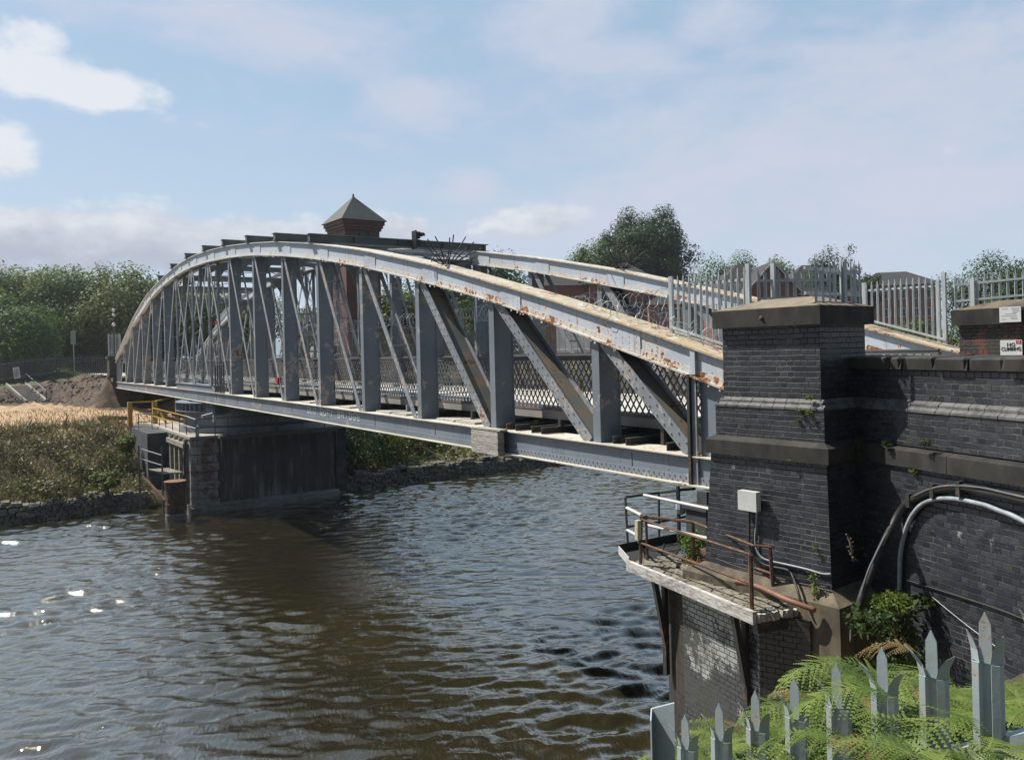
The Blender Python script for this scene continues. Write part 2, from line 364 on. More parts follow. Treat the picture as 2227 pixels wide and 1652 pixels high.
leafmat('leaf_mid', (.075,.135,.045), (.13,.20,.066), (.20,.26,.095), scale=.3)
leafmat('leaf_olive', (.115,.155,.052), (.18,.215,.078), (.26,.26,.10), scale=.3)
leafmat('leaf_dark', (.030,.062,.022), (.058,.10,.034), (.09,.14,.05), trans=.22, scale=.6)
leafmat('leaf_scrub', (.10,.092,.05), (.26,.215,.12), (.44,.36,.21), trans=.2, scale=.5)
leafmat('leaf_green', (.07,.115,.025), (.13,.175,.045), (.27,.25,.07), trans=.3, scale=.7)
leafmat('leaf_blue', (.055,.075,.055), (.09,.11,.075), (.13,.145,.095), trans=.2, scale=.8)
leafmat('fern_leaf', (.085,.15,.025), (.19,.27,.055), (.32,.36,.10), trans=.42, scale=2.2, rough=.5)
leafmat('fern_brown', (.16,.11,.035), (.24,.16,.06), (.30,.22,.10), trans=.3, scale=3)
leafmat('bramble_leaf', (.022,.045,.012), (.05,.085,.022), (.08,.12,.035), trans=.3, scale=3)
# ------------------------------------------------------------------ swing bridge
UPR = [(-1.6,-.42),(-.62,-.18),(0,.0),(.75,.23),(1.69,.48),(2.79,.77),(4,1.09),(5.42,1.43),(7.29,1.89),(8.98,2.29),(11.1,2.72),(13.3,3.16),(17.2,3.82),(20.9,4.35),(24.62,4.75),(28.4,5.08),(32.1,5.27),(35,5.35),(37.6,5.30),(39.8,5.16),(43.6,4.84),(46.7,4.48),(48.4,4.25),(51.3,3.63),(54.1,2.93),(56.5,2.2),(60.3,.98),(62.9,.12)]
LOR = [(-1.6,-.92),(-.63,-.65),(0,-.47),(.77,-.26),(1.71,-.01),(2.77,.28),(3.97,.61),(5.33,.98),(7.0,1.37),(9.77,1.95),(13.26,2.65),(16.93,3.26),(20.2,3.72),(24.05,4.18),(27.7,4.48),(31.7,4.70),(35,4.78),(37.5,4.75),(39.7,4.64),(43.7,4.33),(47.1,3.86),(50.3,3.2),(54.2,2.47),(58.4,1.12),(62.7,-.19)]
def lerp(tab, s): return float(np.interp(s, [a for a, _ in tab], [b for _, b in tab]))
def smooth_tab(tab):
    xs = np.arange(-1.6, 62.95, .3); ys = np.interp(xs, [a for a,_ in tab], [b for _,b in tab])
    for _ in range(6): ys[1:-1] = (ys[:-2] + 2*ys[1:-1] + ys[2:])/4
    return list(zip(xs, ys))
UPR, LOR = smooth_tab(UPR), smooth_tab(LOR)
zu = lambda s: lerp(UPR, s)
zl = lambda s: lerp(LOR, s)
zct = lambda s: float(np.interp(s, [-1.5, 5, 20, 35, 50, 62.9], [-1.77, -1.735, -1.67, -1.645, -1.65, -1.72]))     # bottom chord top
zcb = lambda s: float(np.interp(s, [-1.5, 20, 45, 62.9], [-2.245, -2.20, -2.17, -2.20]))
NODES = [2.57, 6.17, 9.76, 13.39, 17.03, 20.66, 24.4, 28.18, 31.99, 35.6, 39.51, 43.04, 46.81, 50.78, 54.54, 58.36]
bridge = root('swing_bridge', B(0, 0, -1.75), 'long grey and white riveted steel swing bridge with bowed truss sides spanning the canal', 'bridge')
SX = list(np.arange(-1.5, 62.91, .6)) + [62.9]
def strip(mb, t0, t1, f0, f1, s0=-1.5, s1=62.9, step=.6):
    n = max(1, int(round((s1-s0)/step))); ss = [s0 + (s1-s0)*i/n for i in range(n+1)]
    mb.sweep([[B(s,t0,f0(s)), B(s,t1,f0(s)), B(s,t1,f1(s)), B(s,t0,f1(s))] for s in ss])
def truss(tf, dz, sgn, near):
    # tf: face nearest the river viewer; near/far only changes rivet detail
    tt = lambda t: tf + t
    # --- top chord
    mb = MB()
    U = lambda s: zu(s)+dz
    L = lambda s: zl(s)+dz
    for a, b_ in ((.03,.06),(.55,.58)): strip(mb, tt(a), tt(b_), lambda s: L(s)+.02, lambda s: U(s)-.035)
    for a in (.018,): strip(mb, tt(a), tt(.03), lambda s: U(s)-.155, lambda s: U(s)-.036)
    for i, s in enumerate(np.arange(1.2, 61, 3.65)):      # splice covers
        strip(mb, tt(.012), tt(.0175), lambda q: L(q)+.03, lambda q: U(q)-.04, s, s+.75, .25)
    if near:
        for s in np.arange(-1.2, 40, .17):
            if True:
                mb.rivet(B(s, tt(.018), U(s)-.095), -NB, .013, .009)
            if s < 30: mb.rivet(B(s+.06, tt(.018), L(s)+.07), -NB, .013, .009)
        for s in np.arange(1.2, 30, 3.65):
            for i in range(4):
                for j in range(3): mb.rivet(B(s+.1+.18*i, tt(.012), L(s)*(.7-.2*j)+U(s)*(.3+.2*j)), -NB, .013, .009)
        for s in np.arange(-.4, 24, 1.2):
            for j in range(2): mb.rivet(B(s, tt(.03), L(s)*(.64-.28*j)+U(s)*(.36+.28*j)), -NB, .012, .009)
    else:
        for s in np.arange(2, 22, .2):
            mb.rivet(B(s, tt(.018), U(s)-.095), -NB, .015, .01); mb.rivet(B(s, tt(.018), L(s)+.07), -NB, .015, .01)
    chord = part('top_chord', mb, M['white_paint'], bridge, None if not near else 'white bowed top chord with rust runs')
    mb = MB(); strip(mb, tt(-.05), tt(.66), lambda s: U(s)-.034, U)
    if near:
        for s in np.arange(-1.3, 22, .14):
            for t in (.0,.12,.30,.49,.61): mb.rivet(B(s, tt(t), U(s)), UP, .017, .014)
    else:
        for s in np.arange(2, 24, .2):
            for t in (.0,.12,.49,.61): mb.rivet(B(s, tt(t), U(s)), UP, .018, .016)
    part('cover_plate', mb, M['top_plate'], chord)
    mb = MB(); strip(mb, tt(.018), tt(.0297), lambda s: L(s)+.021, lambda s: L(s)+.125); strip(mb, tt(-.06), tt(.14), lambda s: L(s)-.012, lambda s: L(s)+.02); strip(mb, tt(.47), tt(.67), lambda s: L(s)-.012, lambda s: L(s)+.02)
    if near:
        for s in np.arange(-1.3, 30, .11):
            if rnd.random() < .25: mb.box(lambda a,b,z,s=s: B(s+a, tt(-.05+b), L(s)+z), 0, .03+.05*rnd.random(), 0, .012, -.04-.03*rnd.random(), -.013)   # flaking rust hanging from the edge
    part('bottom_flange', mb, M['white_flange'], chord)
    # --- bottom chord
    mb = MB()
    strip(mb, tt(.03), tt(.055), lambda s: zcb(s)+.02, lambda s: zct(s)-.02); strip(mb, tt(.56), tt(.585), lambda s: zcb(s)+.02, lambda s: zct(s)-.02)
    strip(mb, tt(.012), tt(.03), lambda s: zcb(s)+.022, lambda s: zcb(s)+.15)
    strip(mb, tt(.015), tt(.03), lambda s: zct(s)-.09, lambda s: zct(s)-.021)
    for s in np.arange(1.5, 60, 3.65): strip(mb, tt(.018), tt(.03), lambda q: zcb(q)+.151, lambda q: zct(q)-.091, s, s+.012, .012)
    if near:
        for s in np.arange(-1.3, 46, .125):
            mb.rivet(B(s, tt(.012), zcb(s)+.115), -NB, .02, .018); mb.rivet(B(s+.06, tt(.012), zcb(s)+.055), -NB, .02, .018)
            if s < 30: mb.rivet(B(s, tt(.015), zct(s)-.06), -NB, .013, .01)
        for s in np.arange(.6, 40, 1.22):
            for j in range(3): mb.rivet(B(s, tt(.03), zcb(s)+.21+.07*j), -NB, .013, .011)
        for s in np.arange(3.5, 40, 3.65):
            for i in range(5):
                for j in range(4): mb.rivet(B(s+.09*i, tt(.03), zcb(s)+.2+.055*j), -NB, .012, .01)
    low = part('bottom_chord', mb, M['grey_paint'], bridge)
    mb = MB(); strip(mb, tt(-.055), tt(.64), lambda s: zct(s)-.02, zct); strip(mb, tt(-.10), tt(.66), zcb, lambda s: zcb(s)+.02)
    part('chord_flange', mb, M['cream_edge'], low)
    # raised gusset over the pivot
    mb = MB(); pts = []
    for s, z in [(39.65,zct(39.65)-.1),(39.65,-1.36),(31.6,-1.36)] + [(31.6-.75*math.sin(a), -1.36-.3*(1-math.cos(a))-0) for a in (.3,.6,.9,1.2,1.57)] + [(30.85, zct(31)-.1)]: pts.append((s,z))
    mb.prism([B(s, tt(.005), z) for s, z in pts], NB*.03); mb.prism([B(s, tt(.56), z) for s, z in pts], NB*.03)
    mb.box(lambda a,b,z: B(a,tt(b),z), 31.55, 39.7, -.05, .64, -1.36, -1.335)
    if near:
        for s in np.arange(31.4, 39.5, .3):
            for z in (-1.45,-1.6,-1.95,-2.05): mb.rivet(B(s, tt(.005), z), -NB, .022, .015)
    part('gusset', mb, M['grey_paint'], low)
    # --- posts
    for i, s in enumerate(NODES):
        z0 = zct(s)-.01 if not 31 < s < 39.6 else -1.34
        z1 = L(s-.1)+.05; mb = MB(); fr = lambda a, b, z: B(a, tt(b), z)
        if 31 < s < 40:                                    # laced posts over the pivot
            for a in (s-.27, s-.05):
                for b_ in (.05, .47): mb.box(fr, a, a+.06, b_, b_+.08, z0, z1)
            for a in (s-.265, s-.0):
                z = z0+.05; k = 0; st = .36
                while z+st < z1: mb.bar(fr(a,.08 if k%2 else .5,z), fr(a,.5 if k%2 else .08,z+st), .012, .05, EB); z += st; k += 1
            mb.box(fr, s-.3, s+.03, .035, .05, z1-.8, z1); mb.box(fr, s-.3, s+.03, .035, .05, z0, z0+.45)
        else:
            mb.box(fr, s-.195, s-.005, .075, .53, z0, z1)
            mb.box(fr, s-.21, s+.0, .045, .073, z0+.002, z1-.002); mb.box(fr, s-.21, s+.0, .532, .56, z0+.002, z1-.002)
            if near and s < 24:
                for z in np.arange(z0+.1, z1, .15):
                    for b_ in (.12,.49): mb.rivet(fr(s-.196, b_, z), -EB, .013, .011)
        part('post', mb, M['post_paint'], bridge)
    # --- diagonals
    ND = NODES
    def diag(sa, za, sb, zb, w, heavy, rungs):
        mb = MB(); P = lambda s, t, z: B(s, tt(t), z)
        d = Vector((sb-sa, zb-za)).normalized(); nrm = EB*(-d.y) + UP*d.x
        for t in (.045, .525):
            mb.bar(P(sa,t,za), P(sb,t,zb), w, .022, NB)
        if heavy and near:
            ln = math.hypot(sb-sa, zb-za); n = int(ln/.11)
            for k in range(1, n):
                f = k/n; o = .07 if k % 2 else -.02
                for oo in ((.065,) if k % 2 else (-.065,)):
                    p = P(sa+(sb-sa)*f, .034, za+(zb-za)*f) + nrm*oo; mb.rivet(p, -NB, .02, .018)
        if rungs:
            n = int(abs(za-zb)/1.15)
            for k in range(1, n+1):
                f = (k-.35)/n if n else .5
                if f < .97: mb.bar(P(sa+(sb-sa)*f,.05,za+(zb-za)*f), P(sa+(sb-sa)*f,.53,za+(zb-za)*f), .05, .05)
        o = part('diagonal', mb, M['diagonal_paint'], bridge)
        if heavy:
            mb = MB(); off = nrm*(-.03)
            mb.bar(P(sa,.06,za)+off, P(sb,.06,zb)+off, .02, .02, NB)
            a0, a1, b0, b1 = P(sa,.057,za)+off, P(sa,.512,za)+off, P(sb,.057,zb)+off, P(sb,.512,zb)+off
            mb.box8([a0, a1, a1+nrm*.015, a0+nrm*.015, b0, b1, b1+nrm*.015, b0+nrm*.015])
            part('channel_web', mb, M['channel_paint'], o)
    prev = [-.05] + ND
    for i in range(0, 9):                                  # river arm: top of post i down to the foot of the next post towards the tower
        sa, sb = ND[i]-.33, (ND[i-1] + .12 if i > 0 else .06)
        diag(sa, L(sa)+.02, sb, zct(sb), .235 if i < 3 else .18, i < 3, i >= 3)
    for i in range(10, 15):                                # land arm, mirrored
        sa, sb = ND[i]+.12, ND[i+1]-.33
        diag(sa, L(sa)+.02, sb, zct(sb) if sb > 39.7 else -1.34, .16, False, True)
    diag(ND[15]+.1, L(ND[15]+.1), 60.45, zct(60.4), .13, False, True)
    for a, b_ in ((8,9),(9,10)):                           # crossed bracing over the pivot
        diag(ND[a]+.08, L(ND[a]+.1), ND[b_]-.34, -1.34, .16, False, False); diag(ND[b_]-.36, L(ND[b_]-.36), ND[a]+.1, -1.34, .16, False, False)
    # --- ends
    mb = MB(); fr = lambda a, b, z: B(a, tt(b), z)
    mb.prism([B(s, tt(.07), z) for s, z in ((62.85,zct(62)),(62.85,L(62.6)+.02),(60.5,L(60.5)+.04),(60.5,zct(60.5)))], NB*.03)
    for s in np.arange(60.6, 62.8, .24): mb.box(fr, s, s+.05, .03, .07, zct(s), L(s)+.03)
    part('end_plate', mb, M['grey_paint'], bridge); mb = MB()
    mb.prism([B(s, tt(.08), z) for s, z in ((-.1,zct(0)),(-.1,L(-.1)+.04),(-1.45,L(-1.45)+.04),(-1.45,zct(-1.4)))], NB*.02)
    part('end_plate', mb, M['grey_paint'], bridge)
    mb = MB(); mb.box(fr, .0, .055, -.07, .079, zcb(0), L(0)+.03); mb.box(fr, -.0, .05, .4, .56, zct(0), L(0))
    if near:
        m2 = MB(); m2.box(fr, -.10, -.001, -.02, .017, zct(0)+.01, L(0)-.0); m2.box(fr, -.1, .0, -.02, .016, zcb(0)+.02, zct(0)-.03); part('end_cover', m2, M['diagonal_paint'], bridge, 'rust stained grey cover strip')
        m2 = MB(); m2.box(fr, -.10, .0, -.03, .016, L(0)+.022, zu(0)-.036); part('chord_splice', m2, M['white_paint'], bridge)
    part('end_post', mb, M['dark_steel' if near else 'grey_paint'], bridge, 'dark rusted end post' if near else None)
truss(0.0, 0.0, 1, True)
truss(6.2, 0.06, 1, False)

# deck, stringers, cross girders
mb = MB(); mb.box(B, -1.4, 62.9, 1.04, 5.22, -1.46, -1.345); part('deck', mb, M['road_concrete'], bridge)
mb = MB(); mb.box(B, -1.4, 62.9, 4.72, 5.2, -1.344, -1.24); mb.box(B, -1.4, 62.9, 1.06, 1.3, -1.344, -1.27); part('kerb', mb, M['road_concrete'], bridge)
mb = MB(); mb.box(B, -1.4, 62.9, .99, 1.035, -1.52, -1.335); mb.box(B, -1.4, 62.9, 5.225, 5.26, -1.52, -1.335); part('deck_fascia', mb, M['fascia_paint'], bridge, 'stained pale kerb fascia under the lattice')
mb = MB()
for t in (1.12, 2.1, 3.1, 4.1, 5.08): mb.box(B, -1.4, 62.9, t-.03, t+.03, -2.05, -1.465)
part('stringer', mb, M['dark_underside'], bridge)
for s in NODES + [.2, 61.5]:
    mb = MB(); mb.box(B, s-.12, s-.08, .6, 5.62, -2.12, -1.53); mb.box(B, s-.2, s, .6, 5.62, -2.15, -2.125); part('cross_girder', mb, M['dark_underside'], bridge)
for i, s in enumerate([1.35, 4.4, 8.0, 11.6, 15.2, 18.9, 22.5, 26.3, 30.0, 33.7]):
    mb = MB(); mb.box(B, s-.05, s+.03, .62, .70, zct(s) if not 31<s<39.6 else -1.34, -1.47); part('hanger', mb, M['post_paint'] if i > 2 else M['dark_steel'], bridge)
for s in (.35, .72, 1.75, 2.1, 4.35, 4.7, 5.3, 5.65):
    mb = MB(); z = zct(s)+.004
    mb.box(B, s-.012, s+.012, .12, .95, z, z+.12); mb.box(B, s-.05, s+.05, .12, .95, z+.121, z+.13); part('stub_beam', mb, M['dark_steel'], bridge)
for s in (7.6, 8.6, 11.2, 12.3, 15.2, 18.8):
    mb = MB(); z = zct(s)+.003; mb.box(B, s-.45, s+.45, .2, .85, z, z+.05); part('walk_plate', mb, M['rotten_timber'], bridge)
# lattice parapets
def lattice(t, z0, z1, name='lattice_parapet', s0=-1.2, s1=62.6, pitch=.168):
    mb = MB(); H = z1-z0; run = H/1.43; n = int((s1-s0)/pitch)
    for k in range(n):
        s = s0 + k*pitch
        for d, o in ((1, 0), (-1, .012)):
            a, b_ = s, s + d*run
            if s0-.4 <= b_ <= s1+.4: mb.bar(B(a, t+o, z0), B(b_, t+o, z1), .034, .008, NB)
    o = part(name, mb, M['lattice_paint'], bridge)
    mb = MB(); mb.box(B, s0, s1, t-.03, t+.045, z1, z1+.03); mb.box(B, s0, s1, t-.015, t+.03, z1-.07, z1-.001); mb.box(B, s0, s1, t-.02, t+.035, z0-.02, z0+.025)
    part('rail', mb, M['lattice_paint'], o)
lattice(1.0, -1.32, -.165); lattice(5.235, -1.25, -.18)
# steel bundle of vertical bars beside the pivot
mb = MB()
for s in (29.2, 29.55, 29.9, 30.3, 30.75):
    mb.box(B, s-.03, s+.03, -.03, .03, zct(s), -.2)
mb.box(B, 29.15, 30.8, -.02, .02, -.32, -.28); part('pipe_rack', mb, M['grey_rail'], bridge)

# overhead cross beams, wind bracing, knees
TB = [17.2, 20.9, 24.6, 28.4, 32.1, 36.0, 39.8, 43.6, 47.3]
for s in TB:
    z = max(zu(s-.2), zu(s+.2))+.004; mb = MB()
    mb.box(B, s-.02, s+.02, -.14, 6.95, z+.02, z+.25); mb.box(B, s-.18, s+.18, -.16, 6.97, z+.251, z+.275); mb.box(B, s-.18, s+.18, -.16, 6.97, z, z+.019)
    for t in (-.13, 1.5, 3.2, 5, 6.8): mb.box(B, s-.15, s-.021, t, t+.02, z+.02, z+.25)
    part('cross_beam', mb, M['beam_paint'], bridge)
    mb = MB(); zz = zl(s)+.02; ss = s-.1
    mb.box(B, ss-.08, ss+.08, .6, 6.2, zz-.02, zz+.16)
    for t0, d in ((.6, 1), (6.2, -1)):
        arc = [B(ss-.015, t0, zz-.021), B(ss-.015, t0+d*1.1, zz-.021)] + [B(ss-.015, t0+d*1.1*(1-math.sin(a)), zz-.021-1.1*(1-math.cos(a))) for a in (.3,.6,.9,1.2,1.5)] + [B(ss-.015, t0, zz-1.15)]
        mb.prism(arc, EB*.03)
    part('sway_frame', mb, M['beam_paint'], bridge)
for a, b_ in zip(TB, TB[1:]):
    mb = MB(); za, zb = zu(a)-.2, zu(b_)-.2
    for t0, t1 in ((.6, 3.4), (3.4, .6), (3.4, 6.2), (6.2, 3.4)): mb.bar(B(a,t0,za), B(b_,t1,zb), .075, .03)
    mb.bar(B((a+b_)/2,.6,(za+zb)/2), B((a+b_)/2,6.2,(za+zb)/2), .12, .12)
    part('wind_bracing', mb, M['diagonal_paint'], bridge)

# lettering OLD QUAY BRIDGE as weld-bead strokes on the bottom chord
GL = {'O':['tl','tr','l','r','t','b'],'L':['l','b'],'D':['l','t','b','r'],'Q':['l','r','t','b','q'],'U':['l','r','b'],'A':['l','r','t','m'],'Y':['y1','y2','y3'],'B':['l','r','t','b','m'],'R':['l','ru','t','m','k'],'I':['c'],'G':['l','t','b','rl','mh'],'E':['l','t','b','m']}
ST = {'l':((0,0),(0,1)),'r':((1,0),(1,1)),'t':((0,1),(1,1)),'b':((0,0),(1,0)),'m':((0,.52),(1,.52)),'ru':((1,.52),(1,1)),'rl':((1,0),(1,.45)),'mh':((.55,.45),(1,.45)),'k':((.35,.5),(1,0)),'q':((.5,.42),(1.25,-.2)),'y1':((0,1),(.5,.5)),'y2':((1,1),(.5,.5)),'y3':((.5,.5),(.5,0)),'c':((.5,0),(.5,1)),'tl':((0,.98),(.1,1)),'tr':((.9,1),(1,.98))}
mb = MB(); s = 18.1; adv = (18.1-13.55)/14.6
for ch in 'OLD QUAY BRIDGE':
    if ch != ' ':
        w = .58*adv; z = zct(s)-.30; hh = .205
        for k in GL[ch]:
            (x0,y0),(x1,y1) = ST[k]; mb.bar(B(s-x0*w, .0255, z+y0*hh), B(s-x1*w, .0255, z+y1*hh), .034, .012, NB)
    s -= adv
part('lettering', mb, M['letter_paint'], bridge, 'white stencil lettering OLD QUAY BRIDGE')

# timber fender on the chord
mb = MB(); za, zb = zct(6)-.0, zcb(6)
for i in range(4):
    z0 = zb-.02+i*.125; mb.box(lambda a,b,z: B(a, b, z), 5.42+.01*(i%2), 6.53, -.27, -.105, z0, z0+.12)
mb.box(B, 5.35, 6.58, -.26, -.06, za+.002, za+.04)
thing('timber_fender', mb, M['rotten_timber'], 'rotten white painted timber fender clad on the bottom chord of the bridge', 'fender')

# anti-climb fans of spikes
def fan(name, s, t, label):
    z = zu(s) + (.06 if t > 3 else 0); mb = MB(); c = B(s, t, z+.04)
    mb.bar(B(s-.55, t-.35, zu(s-.5)+.05+(.06 if t>3 else 0)), B(s+.5, t+.3, zu(s+.5)+.05+(.06 if t>3 else 0)), .04, .03)
    ax = (EB*-.62 + NB*.785).normalized()
    for k in range(10):
        a = R(12 + 15.5*k + rnd.uniform(-4, 4)); L = rnd.uniform(.6, .9)
        d = ax*math.cos(a)*1.0 + UP*math.sin(a)*.95 + EB*rnd.uniform(-.1, .1); p = c + ax*math.cos(a)*.12
        mb.tube([p, p + d*L*.75, p + d*L + EB*rnd.uniform(-.06,.06) + ax*rnd.uniform(-.03,.06)], .016, 5)
    mb.tube([c + ax*math.cos(a)*.42 + UP*math.sin(a)*.33 for a in np.linspace(.2, 2.9, 9)], .012, 5)
    thing(name, mb, M['dark_steel'], label, 'spike fan', 'anti climb spike fans on the top chords')
fan('spike_fan', 8.45, .3, 'black fan of long climbing spikes on the near white chord of the bridge')
fan('spike_fan', 8.95, 6.5, 'dark fan of climbing spikes on the far white chord, before the big tree')

# signal on the first overhead beam
zb = zu(17.2)
sig = root('signal_light', B(16.9, 3.75, zb-.02), 'black two lamp signal with hoods bolted to the overhead beam of the bridge', 'signal')
mb = MB(); fr = lambda a, b, z: B(16.98-b, 3.66+a, zb-.06+z)
mb.box(fr, 0, .035, .0, .34, 0, .66); part('backboard', mb, M['black_plastic'], sig)
for z0 in (.1, .38):
    mb = MB(); mb.box(fr, .036, .2, .05, .29, z0, z0+.24); hd = []
    o = part('lamp_housing', mb, M['black_plastic'], sig)
    mb = MB(); c = fr(.2, .17, z0+.13)
    mb.sweep([[c + NB*x + EB*(math.cos(a)*.115*r_) + UP*(math.sin(a)*.115*r_) for a in np.linspace(-.3, math.pi+.3, 9)] + [c + NB*x + EB*(math.cos(a)*.1*r_) + UP*(math.sin(a)*.1*r_) for a in np.linspace(math.pi+.3, -.3, 9)] for x, r_ in ((0,1),(.2,.93))]); part('hood', mb, M['black_plastic'], o)
mb = MB(); mb.bar(B(17.14, 3.7, zb+.1), B(16.97, 3.7, zb+.1), .05, .05); part('bracket', mb, M['dark_steel'], sig)

# red lamp box on a post
mb = MB(); mb.box(B, 21.2, 21.42, -.02, .12, -1.06, -.8); r_ = root('red_lamp', B(21.3, .05, -1.1), 'small bright red lamp box clamped to a bridge post by the lattice parapet', 'lamp')
part('lens', mb, M['red_sign'], r_); mb = MB(); mb.box(B, 21.17, 21.45, .121, .2, -1.09, -.77); mb.bar(B(21.3, .15, -.78), B(20.75, .2, -.78), .03, .03); part('housing', mb, M['white_plastic'], r_)

# wire mesh fence with razor coils above the far lattice
mf = root('mesh_fence', B(30, 5.3, -.14), 'grey wire mesh fence with razor coils on the far parapet of the bridge', 'fence')
mb = MB()
for z in np.arange(-.1, 1.02, .042): mb.bar(B(3.2, 5.3, z), B(57, 5.3, z), .009, .009)
for s in np.arange(3.3, 57, .3): mb.bar(B(s, 5.31, -.1), B(s, 5.31, 1.02), .008, .008, EB)
mb.box(B, 3.2, 57, 5.28, 5.33, -.15, -.11); part('wire_panel', mb, M['grey_rail'], mf)
for s in np.arange(3.2, 57, 2.6):
    mb = MB(); mb.box(B, s, s+.05, 5.32, 5.37, -.15, 1.35); part('post', mb, M['rust_pipe'], mf)
def coil(mb, a, b, r, pitch, jit=.12, th=.006, seg=9, squash=1.0):
    a = Vector(a); b = Vector(b); d = (b-a); L = d.length; d.normalize(); x = d.cross(UP).normalized(); y = x.cross(d); n = int(L/pitch*seg); pts = []
    ph = rnd.random()*6
    for i in range(n+1):
        f = i/n; w = 1 + .25*math.sin(ph + f*L*2.1) ; ang = 2*math.pi*i/seg
        pts.append(a + d*(L*f + rnd.uniform(-jit,jit)*pitch*.3) + (x*math.cos(ang)*r + y*math.sin(ang)*r*squash)*w*(1+rnd.uniform(-jit,jit)) + UP*(.05*math.sin(ph*3+f*L*.9)))
    mb.tube(pts, th, 3)
mb = MB(); coil(mb, B(3.3, 5.3, 1.3), B(34, 5.3, 1.42), .24, .26); part('razor_coil', mb, M['galvanised'], mf)
mb = MB(); coil(mb, B(3.2, .3, zu(3.2)+.1), B(-.9, .42, zu(-.9)+.12), .16, .27, .3, .006, 16, .8); coil(mb, B(2.4, .1, zu(2.4)+.1), B(-.6, .5, zu(-.6)+.16), .2, .5, .4, .005, 16, .8)
thing('razor_wire', mb, M['galvanised'], 'loose tangle of barbed razor wire along the rusty top of the near chord', 'razor wire')
# ------------------------------------------------------------------ pivot pier
ZW = -7.6
pier = root('bridge_pier', B(33, 3, ZW), 'dark brick pivot pier with pale stone corner standing in the canal under the bridge', 'pier')
mb = MB(); mb.box(B, 32.0, 37.6, .24, 6.42, -7.3, -3.9); part('brick_face', mb, M['pier_brick'], pier)
mb = MB()
cz = [-7.3,-6.85,-6.4,-5.98,-5.55,-5.12,-4.7,-4.3,-3.9]
for i, (a, b_) in enumerate(zip(cz, cz[1:])):
    o = .0 if i % 2 else .03; r_ = .42; z0, z1 = a+.008, b_-.008
    loop = [(31.93-o*.3, .3+o*2.2),(31.93-o*.3,-.52)] + [(31.93-o*.3+r_*(1-math.cos(q)), -.52-r_*math.sin(q)) for q in (.4,.8,1.2,1.57)] + [(36.5, -.94),(36.5,.3+o)]
    mb.prism([B(s,t,z0) for s,t in loop], UP*(z1-z0))
brick('quoin_stone', (.25,.15,.13), (.16,.14,.13), (.10,.09,.085), bw=1.3, rh=.425, msize=.012, squash=1., white=1.2, moss=.4, patch=(.36,.345,.32), rough=.85)
part('stone_corner', mb, M['quoin_stone'], pier, 'pale and pink stained stone quoin corner')
mb = MB(); mb.box(B, 31.93, 37.6, 6.42, 7.02, -7.3, -3.9); part('stone_corner', mb, M['pier_concrete'], pier)
mb = MB(); prof = [(31.78,-7.9),(31.74,-7.5),(31.78,-7.25),(31.95,-7.12),(37.7,-7.12),(37.7,-7.9)]
mb.prism([B(s,-1.05,z) for s,z in prof], NB*7.6); part('plinth', mb, M['tide_stone'], pier, 'pale tide marked stone foot at the waterline')
mb = MB(); mb.box(B, 31.85, 44, -1.0, 7.05, -3.9, -3.78); part('top_slab', mb, M['step_concrete'], pier)
mb = MB()
for s in (32.6, 33.7, 34.8, 35.9): mb.box(B, s, s+.22, -1.12, -.95, -7.4, -3.95)
mb.box(B, 32.4, 36.5, -1.2, -.96, -4.35, -4.12); part('timber_post', mb, M['timber'], pier)
mb = MB(); mb.box(B, 37.2, 44.5, -2.0, -1.001, -7.6, -3.92); mb.box(B, 36.6, 44.5, -1.0, 6.9, -7.6, -3.905); part('side_wall', mb, M['pier_concrete'], pier, 'plain dark concrete side wall')
# turntable ring under the bridge (moves with it)
tc = B(35.4, 3.1, 0)
mb = MB(); mb.lathe(tc, [(3.3,-2.24),(3.95,-2.24),(3.95,-2.28),(3.78,-2.29),(3.78,-2.66),(3.95,-2.67),(3.95,-2.71),(3.3,-2.71)], 56, caps=False)
for k in range(64):
    a = 2*math.pi*k/64; d = Vector((math.cos(a), math.sin(a), 0)); mb.bar(tc+d*3.85+UP*-2.285, tc+d*3.85+UP*-2.665, .03, .15, d)
part('turntable_ring', mb, M['grey_paint'], bridge)
mb = MB()
for s0_ in (31.2, 39.2):
    mb.box(B, s0_, s0_+.5, .1, 6.7, -2.7, -2.23)
for t in (.05, 6.25): 
    mb.box(B, 31.4, 39.6, t, t+.5, -2.24, -2.225)
    for s in np.arange(31.2, 39.6, .32): mb.box(B, s, s+.035, t-.02, t+.5, -2.62 if s > 33 else -2.75, -2.241)
    mb.box(B, 31.2, 39.6, t+.06, t+.44, -2.66, -2.245)
part('pivot_girder', mb, M['grey_paint'], bridge)
mb = MB(); mb.lathe(tc, [(3.75,-3.78),(3.75,-3.5),(3.55,-3.42),(3.5,-2.72)], 56); part('roller_drum', mb, M['grey_paint'], pier)
# railing and walkway on the pier
rl = root('pier_railing', B(31.5, 3, -3.9), 'thin grey tubular railing along the river edge of the pivot pier', 'railing')
def tube_rail(parent, name, pts, r, mat): mb = MB(); mb.tube(pts, r, 6); return part(name, mb, mat, parent)
ts = [-.75, .14, .75, 1.95, 3.2, 4.5, 5.7]
for t in ts: tube_rail(rl, 'post', [B(31.6, t, -3.9), B(31.6, t, -2.93)], .022, M['grey_rail'])
tube_rail(rl, 'rail', [B(31.6, t, -2.93) for t in ts], .022, M['grey_rail']); tube_rail(rl, 'rail', [B(31.6, t, -3.36) for t in ts], .02, M['grey_rail'])
mb = MB(); mb.box(B, 31.3, 31.9, .3, 6.3, -3.93, -3.83); mb.box(B, 31.26, 31.3, .3, 6.3, -3.98, -3.8)
for t in (.35, 1.4, 2.9, 4.2, 5.2, 6.2): mb.box(B, 31.32, 31.4, t, t+.06, -4.75, -3.93)
part('walkway', mb, M['grey_rail'], rl)
